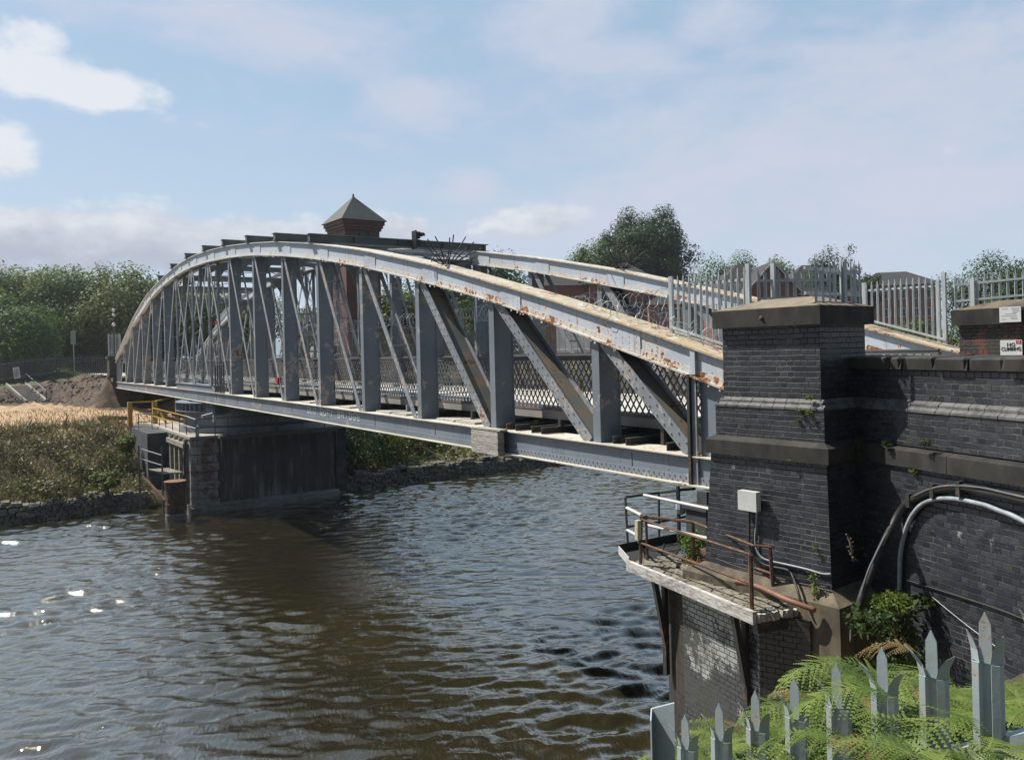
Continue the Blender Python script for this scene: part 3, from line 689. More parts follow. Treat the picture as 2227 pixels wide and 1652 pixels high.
yr = root('yellow_railing', B(38, -.8, -3.85), 'yellow painted tubular handrail running along the land side of the pivot pier', 'railing')
ys = [42.0, 40.2, 38.4, 36.6, 34.8, 33.2]
for s in ys: tube_rail(yr, 'post', [B(s, -.85, -4.2), B(s, -.85, -2.85)], .022, M['rust_pipe'])
for z in (-2.85, -3.32): tube_rail(yr, 'rail', [B(s, -.85, z) for s in ys], .027, M['yellow_paint'])
tube_rail(yr, 'rail', [B(33.2,-.85,-2.85), B(31.62,-.75,-2.93)], .022, M['white_rail']); tube_rail(yr, 'rail', [B(33.2,-.85,-3.32), B(31.62,-.75,-3.36)], .022, M['white_rail'])
yf = root('yellow_gate_frame', B(44, -1, -3.9), 'big square yellow steel guard frame on the dry grass beside the pier', 'guard frame')
fp = [B(42.7,-2.0,-3.9), B(42.4,-.7,-3.9), B(47.5,1.5,-3.9)]
for p, w in zip(fp, (.24,.26,.1)): mb = MB(); mb.bar(p, p+UP*1.45, w, w, EB); part('post', mb, M['yellow_paint'], yf)
for a, b_ in zip(fp, fp[1:]): mb = MB(); mb.bar(a+UP*1.42, b_+UP*1.42, .08, .07); part('rail', mb, M['yellow_paint'], yf)
mb = MB(); mb.bar(fp[1]+UP*1.3, fp[1]+NB*.5-EB*1.2+UP*0, .1, .1); part('brace', mb, M['yellow_paint'], yf)
wg = root('white_barrier', B(40.2,-1.6,-3.9), 'low white pipe barrier standing inside the yellow guard frame', 'barrier')
for t in (-1.95, -1.25): mb = MB(); mb.bar(B(40.2,t,-4.0), B(40.2,t,-3.05), .06, .06, EB); part('post', mb, M['white_rail'], wg)
for z in (-3.05, -3.5): mb = MB(); mb.bar(B(40.2,-2.1,z), B(40.2,-1.1,z), .06, .06); part('rail', mb, M['white_rail'], wg)
cc = root('security_camera', B(31.6,.14,-2.95), 'white bullet security camera on the pier railing under the bridge', 'camera')
mb = MB(); mb.tube([B(31.6,.02,-2.72), B(31.45,-.5,-2.8)], .075, 10); part('camera_body', mb, M['white_plastic'], cc)
mb = MB(); mb.box(B, 31.54, 31.66, .06, .2, -3.1, -2.64); part('bracket', mb, M['white_plastic'], cc)
mb = MB(); mb.lathe(B(31.9,-.62,-3.78), [(.085,0),(.085,.5),(.06,.54)], 14); thing('marker_tube', mb, M['white_plastic'], 'short white plastic tube standing on the pier edge below the yellow rail', 'marker tube')
# steel dolphin drum and landing stage
bc = B(31.45, -1.78, ZW)
mb = MB(); mb.lathe(bc, [(.44,-.6),(.44,.75),(.455,.76),(.455,.8),(.44,.81),(.43,1.2),(.45,1.45),(.49,1.82)], 28); dr = thing('mooring_dolphin', mb, [M['barrel_steel']], 'rusty upright steel drum in the water beside the pier corner', 'drum', smooth=False)
mb = MB(); mb.lathe(bc, [(.5,1.821),(.5,1.85)], 28); part('lid', mb, M['terracotta_pipe'], dr)
mb = MB(); mb.lathe(bc, [(.46,-.3),(.465,.28),(.45,.34)], 28, caps=False); part('tide_band', mb, M['tide_stone'], dr)
st_ = root('landing_stage', B(33.2,-1.9,-5.7), 'small grey plank landing stage with handrails above the rusty drum', 'landing stage')
mb = MB()
q = [B(33.9,-2.55,-5.45), B(33.1,-1.95,-5.62), B(32.6,-1.15,-5.6), B(33.4,-1.7,-5.42)]
for i in range(5):
    f0, f1 = i/5, (i+.9)/5
    a, b_, c, d = q[0].lerp(q[3],f0), q[0].lerp(q[3],f1), q[1].lerp(q[2],f1), q[1].lerp(q[2],f0); mb.prism([a,b_,c,d], UP*.07)
part('plank_deck', mb, M['timber'], st_)
for a, b_ in ((B(34.2,-2.9,-4.35), B(33.3,-2.0,-4.7)), (B(34.2,-2.9,-4.85), B(33.3,-2.0,-5.2))): tube_rail(st_, 'rail', [a, b_], .03, M['white_rail'])
for p, z1 in ((B(33.3,-2.0,0),-4.3),(B(34.2,-2.9,0),-4.2)): tube_rail(st_, 'post', [Vector((p.x,p.y,-7.9)), Vector((p.x,p.y,z1))], .04, M['grey_rail'])
tube_rail(st_, 'pipe', [B(34.0,-2.75,-5.75), B(32.2,-2.1,-6.75)], .075, M['rust_pipe'])
mb = MB(); mb.tube([B(32.3,-1.1,-4.05), B(32.2,-1.2,-4.8), B(32.35,-1.15,-5.6), B(32.5,-1.25,-6.0)], .05, 7); thing('hanging_hose', mb, M['black_cable'], 'black hose hanging down the pier side behind the landing stage', 'hose')

# ------------------------------------------------------------------ far bank terrain
def sm(x, a, b):
    x = np.clip((x-a)/(b-a), 0, 1); return x*x*(3-2*x)
def hfar(s, t):
    s = np.asarray(s, float); t = np.asarray(t, float)
    left = -7.9 + 1.0*sm(s,35.4,36.1) + 2.95*sm(s,36.0,44.5) + .3*sm(s,44,74)
    ms = 64 + 13.5*sm(-t, 0, 4.5); left = left + (1.7 - .5*sm(-t,2,12))*sm(s, ms, ms+6) + 2.2*sm(s, 86, 104)
    right = -7.9 + 1.1*sm(s,33.4,34.3) + 4.7*sm(s,34.3,42) + .7*sm(s,42,60)
    w = sm(t, 2, 9); h = left*(1-w) + right*w
    under = sm(t,-1.4,-.8)*(1-sm(t,6.8,7.4))
    h = h*(1-under*(s<45)) + np.minimum(h,-3.93)*(under*(s<45))
    road = sm(np.abs(t-3.1), 4.6, 3.6)*0 + (1-sm(np.abs(t-3.1),3.4,5.0))*sm(s,62.3,63.2); return h*(1-road) + np.maximum(h,-1.42)*road
def grid(ss, tt, hf, name, mat, kind='structure', amp=0.0):
    Sg, Tg = np.meshgrid(ss, tt, indexing='ij'); Z = hf(Sg, Tg)
    if amp: Z = Z + amp*(np.sin(Sg*2.3+Tg*1.7)*np.sin(Tg*3.1-Sg*.7) + .6*nrs.randn(*Sg.shape))*sm(Sg,36.5,38)*(Sg<400)*(1+2.2*(Sg>63)*(Sg<84)*(Tg<-.5))
    X = EB.x*(S0+Sg)+NB.x*(T0+Tg); Y = EB.y*(S0+Sg)+NB.y*(T0+Tg); n, m = Sg.shape
    V = np.stack([X,Y,Z],2).reshape(-1,3); idx = np.arange(n*m).reshape(n,m)
    Fq = np.stack([idx[:-1,:-1],idx[:-1,1:],idx[1:,1:],idx[1:,:-1]],2).reshape(-1,4)
    me = bpy.data.meshes.new(name); me.vertices.add(len(V)); me.vertices.foreach_set('co', V.ravel()); me.loops.add(len(Fq)*4); me.polygons.add(len(Fq))
    me.loops.foreach_set('vertex_index', Fq.ravel()); me.polygons.foreach_set('loop_start', np.arange(len(Fq))*4); me.polygons.foreach_set('loop_total', np.full(len(Fq),4))
    me.polygons.foreach_set('use_smooth', [True]*len(Fq)); me.materials.append(mat); me.update(calc_edges=True)
    o = bpy.data.objects.new(name, me); col.objects.link(o); o['kind'] = kind; return o
ss = np.concatenate([np.arange(33,48,.3), np.arange(48,90,.6), np.array([92,96,102,110,125,150,200,300,500,900,1600,3000])])
tt = np.concatenate([[-3000,-1200,-500,-200,-100,-60], np.arange(-45,30,.6), [32,36,42,50,65,90,140,250,500,1200,3000]])
grid(ss, tt, hfar, 'ground', M['far_ground'], amp=.06)
mb = MB(); mb.box(B, 62.95, 160, 1.04, 5.2, -1.5, -1.36); thing('road', mb, M['road_concrete'], kind='structure')

# water surface with real ripples
def wave_h(Sg, Tg):
    r = np.random.RandomState(5); Z = np.zeros_like(Sg)
    mod = .55 + .45*np.sin(Sg*.21+Tg*.13+1.)*np.sin(Tg*.27-Sg*.08+.5) + .25*np.sin(Sg*.55-Tg*.41)
    mod = np.clip(mod, .35, .82)*(1-.86*np.exp(-(((Sg-18.5)/7.5)**2+((Tg-.4+.12*(Sg-18))/4.2)**2)**1.5))*(.45+.55*sm(36.5-Sg,.5,6))
    for k in range(64):
        lam = .27*(1.35/.27)**r.rand(); th = r.normal(.59, .42); kk = 2*math.pi/lam
        a = .0108*lam**.95; ph = r.rand()*6.28; x = kk*(Sg*math.cos(th)+Tg*math.sin(th)) + ph + .8*np.sin(Sg*.3+Tg*.2+k)
        Z += a*(np.sin(x) + .22*np.cos(2*x))
    return ZW + Z*mod
wo = grid(np.arange(-7, 37.01, .07), np.arange(-14, 28.01, .07), wave_h, 'water', M['canal_water'])
mb = MB(); zz = ZW-.004
for a, b_, c, d in ((-400,-7,-600,600),(-7,37,-600,-14),(-7,37,28,600)): mb.poly([B(a,c,zz),B(b_,c,zz),B(b_,d,zz),B(a,d,zz)])
thing('water', mb, M['canal_water'], kind='structure')

# rubble walls at the water edge
def rubble(name, sf, t0, t1, ztop, label, batter=.35, size=.30):
    mb = MB(); z = ZW-.25; row = 0
    while z < ztop:
        hh = size*rnd.uniform(.32,.5); t = t0 - rnd.random()*.3
        while t < t1:
            w = size*rnd.uniform(.6,1.9); off = (z-ZW)*batter
            if z + hh < ztop + rnd.uniform(-.25,.2):
                a = .02; o = rnd.uniform(-.06,.07); j = lambda: rnd.uniform(-.025,.025); sb = sf + off + o
                mb.box8([B(sb+j(),t+a,z+j()),B(sb+.6,t+a,z),B(sb+.6,t+w-a,z),B(sb+j(),t+w-a,z+j()),B(sb+j()+.05,t+a+.02,z+hh-.02+j()),B(sb+.6,t+a,z+hh),B(sb+.6,t+w-a,z+hh),B(sb+j()+.05,t+w-a-.02,z+hh-.02+j())])
            t += w
        z += hh; row += 1
    thing(name, mb, M['rubble_stone'], label, 'stone wall')
rubble('rubble_wall', 35.4, -24, -2.3, ZW+1.0, 'low grey rubble stone wall along the waterline below the scrub bank, left of the pier')
rubble('rubble_wall', 33.3, 7.1, 30, ZW+.95, 'rough pale rubble stone wall along the waterline to the right of the pier', .4)

# concrete steps
stp = root('concrete_steps', B(76,-5.5,-3.7), 'straight flight of pale concrete steps with edge kerbs climbing the far bank', 'steps')
a0, a1 = p1(210,235), p1(370,205); bL = at(*a0, 73.0); bR = at(*a1, 73.8); bR.z = bL.z
up_dir = (at(*p1(50,97), bL.y+3.0) - bL); n = 8
for side, p in (('kerb', bL), ('kerb', bR)):
    mb = MB(); mb.bar(p+UP*.05, p+up_dir+UP*.05, .16, .3); part(side, mb, M['step_concrete'], stp)
for i in range(n):
    f = i/n; mb = MB(); a = bL+up_dir*f; c = bR+up_dir*f; bk = Vector((up_dir.x, up_dir.y, 0))/n
    mb.box8([a-UP*.4,c-UP*.4,c+bk-UP*.4,a+bk-UP*.4,a+UP*.12,c+UP*.12,c+bk+UP*.12,a+bk+UP*.12]); part('tread', mb, M['step_concrete'], stp)
mb = MB(); pa, pb = bR+UP*1.0, bR+up_dir*.98+UP*1.05; mb.tube([bR, pa, pb, bR+up_dir*.98], .045, 6); part('handrail', mb, M['grey_rail'], stp)

rs_ = np.random.RandomState(31); mb = MB()
for k in range(300):
    t = rs_.uniform(-9, .2); s = 66 + 12*min(1,max(0,-t)/4.5) + rs_.uniform(-3, 7); z = float(hfar(s, t)); L = rs_.uniform(.05,.35); a = rs_.rand()*3; d = EB*math.cos(a)*L + NB*math.sin(a)*L
    mb.bar(B(s,t,z+.03)-d, B(s,t,z+.03+rs_.uniform(-.05,.18))+d, rs_.uniform(.03,.14), rs_.uniform(.02,.1))
thing('rubble_litter', mb, M['bark'], kind='stuff')
# left end pier (far abutment)
ab = root('gate_pier', B(63.2,-.6,-3), 'small dark brick gate pier with stone cap at the far left end of the bridge', 'gate pier')
mb = MB(); mb.box(B, 63.05, 64.5, -.44, .1, -3.6, .16); part('shaft', mb, M['under_brick'], ab)
mb = MB(); mb.box(B, 62.95, 64.6, -.54, .2, .161, .36); mb.box(B, 62.95, 64.6, -.54, .2, -1.35, -1.2); part('cap', mb, M['dark_stone'], ab)
mb = MB(); mb.box(B, 63.02, 63.049, -.36, -.2, -1.95, -1.38); part('notice', mb, M['sign_white'], ab)
mb = MB(); mb.box(B, 63.1, 66, .12, 7.5, -3.9, -1.5); thing('abutment_wall', mb, M['under_brick'], 'low dark abutment wall beneath the far left end of the bridge', 'wall')
# bollard and debris on the dry grass
c = atz(*p1(668,215), -3.62); mb = MB(); mb.lathe(c, [(.34,0),(.34,.35),(.42,.36),(.42,.55),(.3,.62)], 16); thing('bollard', mb, M['yellow_paint'], 'squat yellow mooring bollard on the dry grass near the bridge end', 'bollard')
for (px, py), w, lab in (((905,385),.9,'dark charred log lying on the dry grass beside the yellow frame'), ((845,380),.5,'short dark timber offcut left of the charred log')):
    c = atz(*p1(px,py), -3.85); mb = MB(); mb.tube([c-NB*w+UP*.12, c+UP*.2, c+NB*w+UP*.14], [.13,.16,.12], 7); thing('log', mb, M['bark'], lab, 'log')
# palisade fence on the mound, gate sign, posts
def palisade(name, label, base, h, pitch, mat, cat='palisade fence', post_every=2.75):
    rt = root(name, base[0], label, cat); mb = MB()
    segs = list(zip(base, base[1:]))
    for a, b_ in segs:
        d = b_-a; L = Vector((d.x,d.y,0)).length; n = max(1,int(L/pitch)); u = Vector((d.x,d.y,0)).normalized(); nv = Vector((-u.y,u.x,0))
        for k in range(n):
            p = a + d*(k/n)
            for o in (-.025,.0,.025):
                top = h - (0 if o == 0 else .1); x = p + u*o
                mb.bar(x, x+UP*(top-.06), .024, .02 if o else .03, nv)
            mb.bar(p+UP*(h-.06), p+UP*(h+.03), .012, .012, nv)
    part('pale_panel', mb, mat, rt); mb = MB()
    for a, b_ in segs:
        for z in (.35, h-.35): mb.bar(a+UP*z, b_+UP*z, .05, .06)
    part('rail', mb, mat, rt)
    for a, b_ in segs:
        n = max(1,int((b_-a).length/post_every))
        for k in range(n+1):
            mb = MB(); p = a+(b_-a)*(k/n); mb.bar(p, p+UP*(h-.1), .1, .1, EB); part('post', mb, mat, rt)
    return rt
fb = [at(*k1(-60,1310),72), at(*k1(60,1285),73.5), at(*k1(200,1262),76), at(*k1(450,1235),80), at(*k1(660,1225),83), at(*k1(880,1218),85)]
palisade('palisade_fence', 'long grey steel palisade fence along the far bank behind the concrete steps', fb, 2.05, .22, M['grey_rail'])
palisade('palisade_fence', 'short bright steel palisade panel above the far left end of the bridge', [at(*k1(868,1075),84), at(*k1(960,1075),83)], 2.4, .22, M['galvanised'])
c = at(*k1(132,1210), 73.2); mb = MB(); u = (fb[1]-fb[0]).normalized(); mb.bar(c-u*.33, c+u*.33, .03, 1.0, UP); gs = thing('gate_sign', mb, M['sign_white'], 'small white notice board fixed to the palisade gate at the left edge', 'sign')
mb = MB(); [mb.bar(c-UP*.4+u*x-EB*.03, c+UP*.4+u*x-EB*.03, .01, .07, UP.cross(u)) for x in (-.18,-.02,.14)]; part('marking', mb, M['black_ink'], gs)
c = at(*k1(592,1240), 90); pp = root('marker_post', c, 'slim white post sign behind the palisade fence on the far bank', 'post sign')
mb = MB(); mb.tube([c, c+UP*5.2], .05, 6); part('pole', mb, M['white_plastic'], pp); mb = MB(); mb.box(lambda a,b,z: c+Vector((a,b,z)), -.28, .28, -.07, -.04, 3.6, 5.1); part('board', mb, M['white_plastic'], pp)
gr_ = root('guard_rail', at(*k1(345,1212), 96), 'pale road guard rails seen through the palisade fence on the far bank', 'guard rail')
for i, (x0,y0,x1,y1) in enumerate(((470,1125,870,1108),(340,1212,640,1190),(640,1190,880,1214))):
    mb = MB(); mb.bar(at(*k1(x0,y0),97), at(*k1(x1,y1),97), .06, .3 if i else .16); part('rail', mb, M['white_rail'], gr_)
for x in range(350, 880, 60): mb = MB(); p = at(*k1(x,1215), 97.2); mb.bar(p-UP*1, p+UP*.3, .1, .1, EB); part('post', mb, M['white_rail'], gr_)
# CCTV / lamp mast on the left bank
c = at(*k1(908,1010), 75); lm = root('camera_mast', Vector((c.x,c.y,-2)), 'tall slim dark mast with white camera heads in front of the left trees', 'mast')
top = at(*k1(905,665),75); mb = MB(); mb.tube([Vector((c.x,c.y,-2.2)), top], [.09,.06], 7); part('pole', mb, M['grey_rail'], lm)
for (px,py,r_) in ((904,712,.16),(905,748,.15),(906,826,.17)): mb = MB(); p = at(*k1(px,py),74.9); mb.lathe(p-UP*r_, [(.02,0),(r_*.8,r_*.4),(r_,r_),(r_*.8,r_*1.6),(.02,r_*2)], 10); part('camera_head', mb, M['white_plastic'], lm)

# ------------------------------------------------------------------ buildings behind
def hip(mb, f, a0, a1, b0, b1, z, h, ridge=0.):
    ca, cb_ = (a0+a1)/2, (b0+b1)/2; i = [mb.vert(f(*p)) for p in ((a0,b0,z),(a1,b0,z),(a1,b1,z),(a0,b1,z))]
    if ridge:
        r0 = mb.vert(f(ca-ridge,cb_,z+h)); r1 = mb.vert(f(ca+ridge,cb_,z+h))
        mb.face((i[0],i[1],r1,r0)); mb.face((i[1],i[2],r1)); mb.face((i[2],i[3],r0,r1)); mb.face((i[3],i[0],r0))
    else:
        a = mb.vert(f(ca,cb_,z+h)); [mb.face((i[k], i[(k+1)%4], a)) for k in range(4)]
    mb.face(i[::-1])
d0 = 60.0; fc = at(1100+385/2.7525, 700+245/2.7525, d0)     # front corner of the eaves
AW = R(36); w1 = Vector((-math.sin(AW), math.cos(AW), 0)); w2 = Vector((math.cos(AW), math.sin(AW), 0)); ez = fc.z
WTf = lambda a, b, z: Vector((fc.x, fc.y, 0)) + w1*a + w2*b + UP*z
ct = root('control_tower', WTf(1.7,1.7,-2), 'square dark red brick control tower with pointed slate roof behind the bridge', 'tower')
A_, B_ = 3.7, 3.55
mb = MB(); mb.box(WTf, .35, A_-.35, .35, B_-.35, -2.2, ez-.01); part('wall', mb, M['tower_brick'], ct)
mb = MB()
for i, (o, z0, z1) in enumerate(((.24,-.75,-.56),(.14,-.559,-.32),(.04,-.319,-.02))): mb.box(WTf, o, A_-o, o, B_-o, ez+z0, ez+z1)
mb.box(WTf, .2, A_-.2, .2, B_-.2, ez-2.6, ez-2.4); part('cornice', mb, M['tower_brick'], ct)
mb = MB(); hip(mb, WTf, -.12, A_+.12, -.12, B_+.12, ez-.02, 2.12); rf = part('roof', mb, M['slate'], ct)
mb = MB(); p = WTf(A_/2,B_/2,ez+2.05); mb.lathe(p, [(.1,0),(.06,.1),(.09,.16),(.02,.24)], 8); part('finial', mb, M['slate'], rf)
for (a, b, z) in ((.33, 1.5, ez-4.5),(.33, 1.5, ez-1.5),(.33,2.3,ez-1.5)):
    mb = MB(); mb.box(WTf, 1.4, 2.0, .30, .349, z, z+.7) if 0 else mb.box(lambda a_,b_,z_: WTf(a_, b_, z_), .28, .349, b, b+.45, z, z+.6); part('window', mb, M['window_glass'], ct)

def house(name, label, corner, ang, L, W, hz, base, rh, wins, gable=False, group=None, mat='house_brick'):
    u = Vector((math.cos(ang), math.sin(ang), 0)); v = Vector((-u.y, u.x, 0)); f = lambda a, b, z: Vector((corner.x, corner.y, 0)) + u*a + v*b + UP*z
    h = root(name, f(L/2,W/2,base), label, 'house', group)
    mb = MB(); mb.box(f, 0, L, 0, W, base, hz)
    if gable: mb.prism([f(0,0,hz), f(L,0,hz), f(L/2,0,hz+rh-.15)], v*W)
    part('wall', mb, M[mat], h); mb = MB()
    if gable:
        for x0, x1 in ((-.35, L/2), (L+.35, L/2)):
            z0 = hz-.3; mb.sweep([[f(x0,-.3,z0), f(x1,-.3,hz+rh), f(x1,-.3,hz+rh+.15), f(x0,-.3,z0+.15)], [f(x0,W+.3,z0), f(x1,W+.3,hz+rh), f(x1,W+.3,hz+rh+.15), f(x0,W+.3,z0+.15)]])
        rf = part('roof', mb, M['roof_tile'], h); mb = MB()
        for x0, x1 in ((-.4, L/2), (L+.4, L/2)): mb.sweep([[f(x0,-.38,hz-.35), f(x1,-.38,hz+rh-.02), f(x1,-.38,hz+rh+.17), f(x0,-.38,hz-.15)], [f(x0,-.3,hz-.35), f(x1,-.3,hz+rh-.02), f(x1,-.3,hz+rh+.17), f(x0,-.3,hz-.15)]])
        part('bargeboard', mb, M['sign_white'], rf)
    else:
        hip(mb, f, -.4, L+.4, -.4, W+.4, hz, rh, max(.1, L/2-W/2)); rf = part('roof', mb, M['roof_tile'], h)
        mb = MB(); mb.box(f, -.42, L+.42, -.46, -.4, hz-.16, hz+.02); part('gutter', mb, M['sign_white'], rf)
    for (x, z, w, hh) in wins:
        mb = MB(); t_ = .09
        for a0,a1,z0,z1 in ((x,x+w,z,z+t_),(x,x+w,z+hh-t_,z+hh),(x,x+t_,z+t_,z+hh-t_),(x+w-t_,x+w,z+t_,z+hh-t_),(x+w/2-.04,x+w/2+.04,z+t_,z+hh-t_)): mb.box(f, a0,a1,-.05,-.002,z0,z1)
        wo_ = part('window', mb, M['sign_white'], h); mb = MB(); mb.box(f, x+t_, x+w-t_, -.025, -.003, z+t_, z+hh-t_); part('pane', mb, M['window_glass'], wo_)
    return h
# terrace seen between the truss posts
c = at(1100+1840/2.203, 700+740/2.203, 120); e = c.z
house('terraced_house', 'red brick terraced house with white windows seen between the bridge chords, behind the first post', c, R(4), 8.0, 8, e+.2, -3, 3.0, [(4.0,e-3.0,1.15,1.5),(6.6,e-3.0,1.0,1.5),(4.0,e-6,1.15,1.5),(1.2,e-6,1.1,1.4)], group='red brick terrace beyond the bridge')
c = at(1700+955/2.203, 950+185/2.203, 118); e = c.z
house('terraced_house', 'red brick house right of the terrace with two white windows under a dark tiled roof', c, R(-3), 10.0, 8, e+.4, -3, 3.2, [(3.9,e-1.6,1.1,1.5),(6.4,e-1.2,1.0,1.4),(6.4,e-4.2,1.1,1.6),(3.9,e-4.4,1.1,1.5)], group='red brick terrace beyond the bridge')
c = at(1700+1430/2.203, 950+330/2.203, 112); e = c.z
house('terraced_house', 'low red brick house with a dark tiled roof behind the razor wire tangle', c, R(-6), 9.0, 7, e, -3, 2.6, [(1.2,e-2.0,1.1,1.5),(3.4,e-2.2,1.1,1.5),(6.3,e-2.2,1.1,1.5)], group='red brick terrace beyond the bridge')
c = at(*h5(1540,870), 96); 
house('gabled_house', 'red brick house with a steep white edged gable behind the palisade on the bridge', at(*h5(1555,800),96), R(-2), 6.0, 9, at(*h5(1600,770),96).z-.2, -3, 3.4, [(2.3,2.5,1.2,1.3)], gable=True)
house('tiled_house', 'brown brick house with a long dark tiled roof behind the middle palisade', at(*h5(1850,800),104), R(3), 12, 8, at(*h5(1800,800),104).z, -3, 4.0, [(3,2.4,1.2,1.3),(7,2.4,1.2,1.3)])
house('long_tiled_house', 'brown tiled roof house left of the white gable, above the far chord', at(*h5(1300,780),100), R(3), 9, 8, at(*h5(1300,780),100).z, -3, 3.6, [(3,2.4,1.2,1.3)])
c = at(*c6(850,408), 165); e = c.z
house('apartment_block', 'three storey red brick apartment block with dark hipped roof beyond the far chord', c, R(-16), 15.6, 10, e, -4, 2.9, [(x, e-z, 1.3, 1.7) for x in (5.5,8.2,10.8,13.4) for z in (3.0, 6.6, 9.8)])
mb = MB(); mb.bar(at(*c4(1650,600)[:2],60) if 0 else at(1700+720/2.203,950+600/2.203,48), at(1700+940/2.203,950+600/2.203,46), .05, .06)
pf = root('white_palisade', at(1700+720/2.203,950+720/2.203,48), 'white vertical bar fence in front of the terrace, beyond the mesh fence', 'fence')
a, b_ = at(1700+700/2.203,950+720/2.203,48), at(1700+960/2.203,950+715/2.203,46)
for z in (.2, 1.85): mb = MB(); mb.bar(a+UP*z, b_+UP*z, .05, .06); part('rail', mb, M['white_rail'], pf)
mb = MB(); [mb.bar(a.lerp(b_,k/34), a.lerp(b_,k/34)+UP*2, .05, .02, EB) for k in range(35)]; part('pale_panel', mb, M['white_rail'], pf)
# small things glimpsed on the road behind the pivot
c = at(1100+265/2.203, 700+1220/2.203, 62)
vn = root('parked_van', B(59,9,-1.4), 'small grey and orange parked van half hidden behind the truss diagonals', 'van')
fr = lambda a,b,z: Vector((c.x,c.y,-1.25)) + NB*a + EB*b + UP*z
mb = MB(); mb.sweep([[fr(a,y,z) for a, z in ((-1.0,.3),(1.0,.3),(1.0,1.2),(.9,2.0),(-.9,2.0),(-1.0,1.2))] for y in (0, 3.2)] + [[fr(a,4.4,z) for a, z in ((-.95,.3),(.95,.3),(.95,.8),(.85,1.05),(-.85,1.05),(-.95,.8))]]); part('body', mb, M['galvanised'], vn)
mb = MB(); mb.box(fr, -.85, .85, -.03, -.002, 1.45, 1.95); part('rear_panel', mb, M['terracotta_pipe'], vn)
for x in (-.8,.8):
    for y in (.7,3.5): mb = MB(); mb.tube([fr(x-.1,y,.32), fr(x+.1,y,.32)], .32, 14); part('wheel', mb, M['black_plastic'], vn)
bg = root('barrier_arm', at(350+1000/2.203,700+990/2.203,66), 'raised pale road barrier arm behind the crossed bracing of the bridge', 'barrier')
mb = MB(); mb.bar(at(350+965/2.203,700+1020/2.203,66), at(350+1050/2.203,700+915/2.203,66), .12, .35); part('arm', mb, M['sign_white'], bg)
mb = MB(); p = at(350+970/2.203,700+1040/2.203,66); mb.bar(Vector((p.x,p.y,-1.4)), p+UP*.2, .4, .4, EB); part('pedestal', mb, M['red_sign'], bg)
# ------------------------------------------------------------------ near brick tower
tw = root('brick_gate_tower', T(.7,.5,-4), 'dark blue brick gate tower with weathered stone cap at the near end of the bridge', 'tower')
def courses(name, x0, x1, y0, y1, z0, z1, mat, lab=None): mb = MB(); mb.box(T, x0, x1, y0, y1, z0, z1); return part(name, mb, mat, tw, lab)
courses('shaft', 0, 1.467, 0, 1.085, -.72, .236, M['blue_brick'])
mb = MB(); mb.box(T, -.07, 1.55, -.1, 1.19, .237, .475); i0 = mb.v[:]
mb.frustum(T, (-.07,1.55,-.1,1.19), (.35,1.05,.42,.66), .476, .62); part('cap', mb, M['cap_stone'], tw, 'flat hipped stone cap'); 
mb = MB(); mb.box(T, -.075, 1.555, -.105, 1.195, .24, .47); part('cap_face', mb, M['dark_stone'], tw)
def splay_row(fr, mb, a0, a1, bo, bi, zt, zb, n, axis):   # sloped special bricks, one block each
    for k in range(n):
        x0 = a0+(a1-a0)*k/n+.004; x1 = a0+(a1-a0)*(k+1)/n-.004; j = rnd.uniform(-.004,.004)
        c = [(x0,bi,zb),(x1,bi,zb),(x1,bo+j,zb),(x0,bo+j,zb),(x0,bi,zt),(x1,bi,zt),(x1,bi-(bi-bo)*.12,zt),(x0,bi-(bi-bo)*.12,zt)]
        lo = [(x0,bo+j,zb+.03),(x1,bo+j,zb+.03)]
        f = (lambda p: fr(p[0],p[1],p[2])) if axis == 0 else (lambda p: fr(p[1],p[0],p[2]))
        mb.sweep([[f((x,bi,zb)), f((x,bo+j,zb)), f((x,bo+j,zb+.028)), f((x,bi-.004,zt)), f((x,bi,zt))] for x in (x0,x1)])
mb = MB()
splay_row(T, mb, -.05, 1.5, -.05, .0, -.70, -.765, 9, 0); splay_row(T, mb, -.09, 1.55, -.095, -.045, -.766, -.83, 9, 0)
splay_row(T, mb, -.04, 1.0, -.05, .0, -.70, -.765, 6, 1); splay_row(T, mb, -.085, 1.0, -.095, -.045, -.766, -.83, 6, 1)
splay_row(T, mb, -.04, 1.0, 1.517, 1.467, -.70, -.765, 6, 1); splay_row(T, mb, -.085, 1.0, 1.562, 1.512, -.766, -.83, 6, 1)
part('splay_course', mb, M['splay_brick'], tw)
courses('shaft', -.085, 1.55, -.085, 1.10, -1.235, -.829, M['blue_brick'])
def stone_band(fr, mb, a0, a1, o, i, z0, zc, z1, cuts):
    cs = [a0]+cuts+[a1]
    for x0, x1 in zip(cs, cs[1:]): mb.sweep([[fr(x,i,z0), fr(x,o,z0), fr(x,o,zc), fr(x,i-.01,z1), fr(x,i,z1)] for x in (x0+.004, x1-.004)])
mb = MB(); mb.frustum(T, (-.19,1.66,-.19,1.14), (-.19,1.66,-.19,1.14), -1.475, -1.285); mb.frustum(T, (-.19,1.66,-.19,1.14), (-.09,1.555,-.09,1.11), -1.2845, -1.225)
part('stone_band', mb, M['dark_stone'], tw)
mb = MB(); mb.frustum(T, (-.20,1.70,-.20,1.14), (-.135,1.605,-.135,1.12), -2.99, -1.476); part('shaft', mb, M['blue_brick'], tw)
mb = MB(); mb.frustum(T, (-.42,1.92,-.42,1.2), (-.21,1.71,-.21,1.15), -3.11, -2.985); mb.frustum(T, (-.43,1.93,-.43,1.2), (-.42,1.92,-.42,1.2), -3.36, -3.1105); mb.frustum(T, (-.47,.75,-.47,1.2), (-.43,.75,-.43,1.2), -8.2, -3.3605); part('plinth', mb, M['plinth_stone'], tw, 'tan weathered stone plinth')
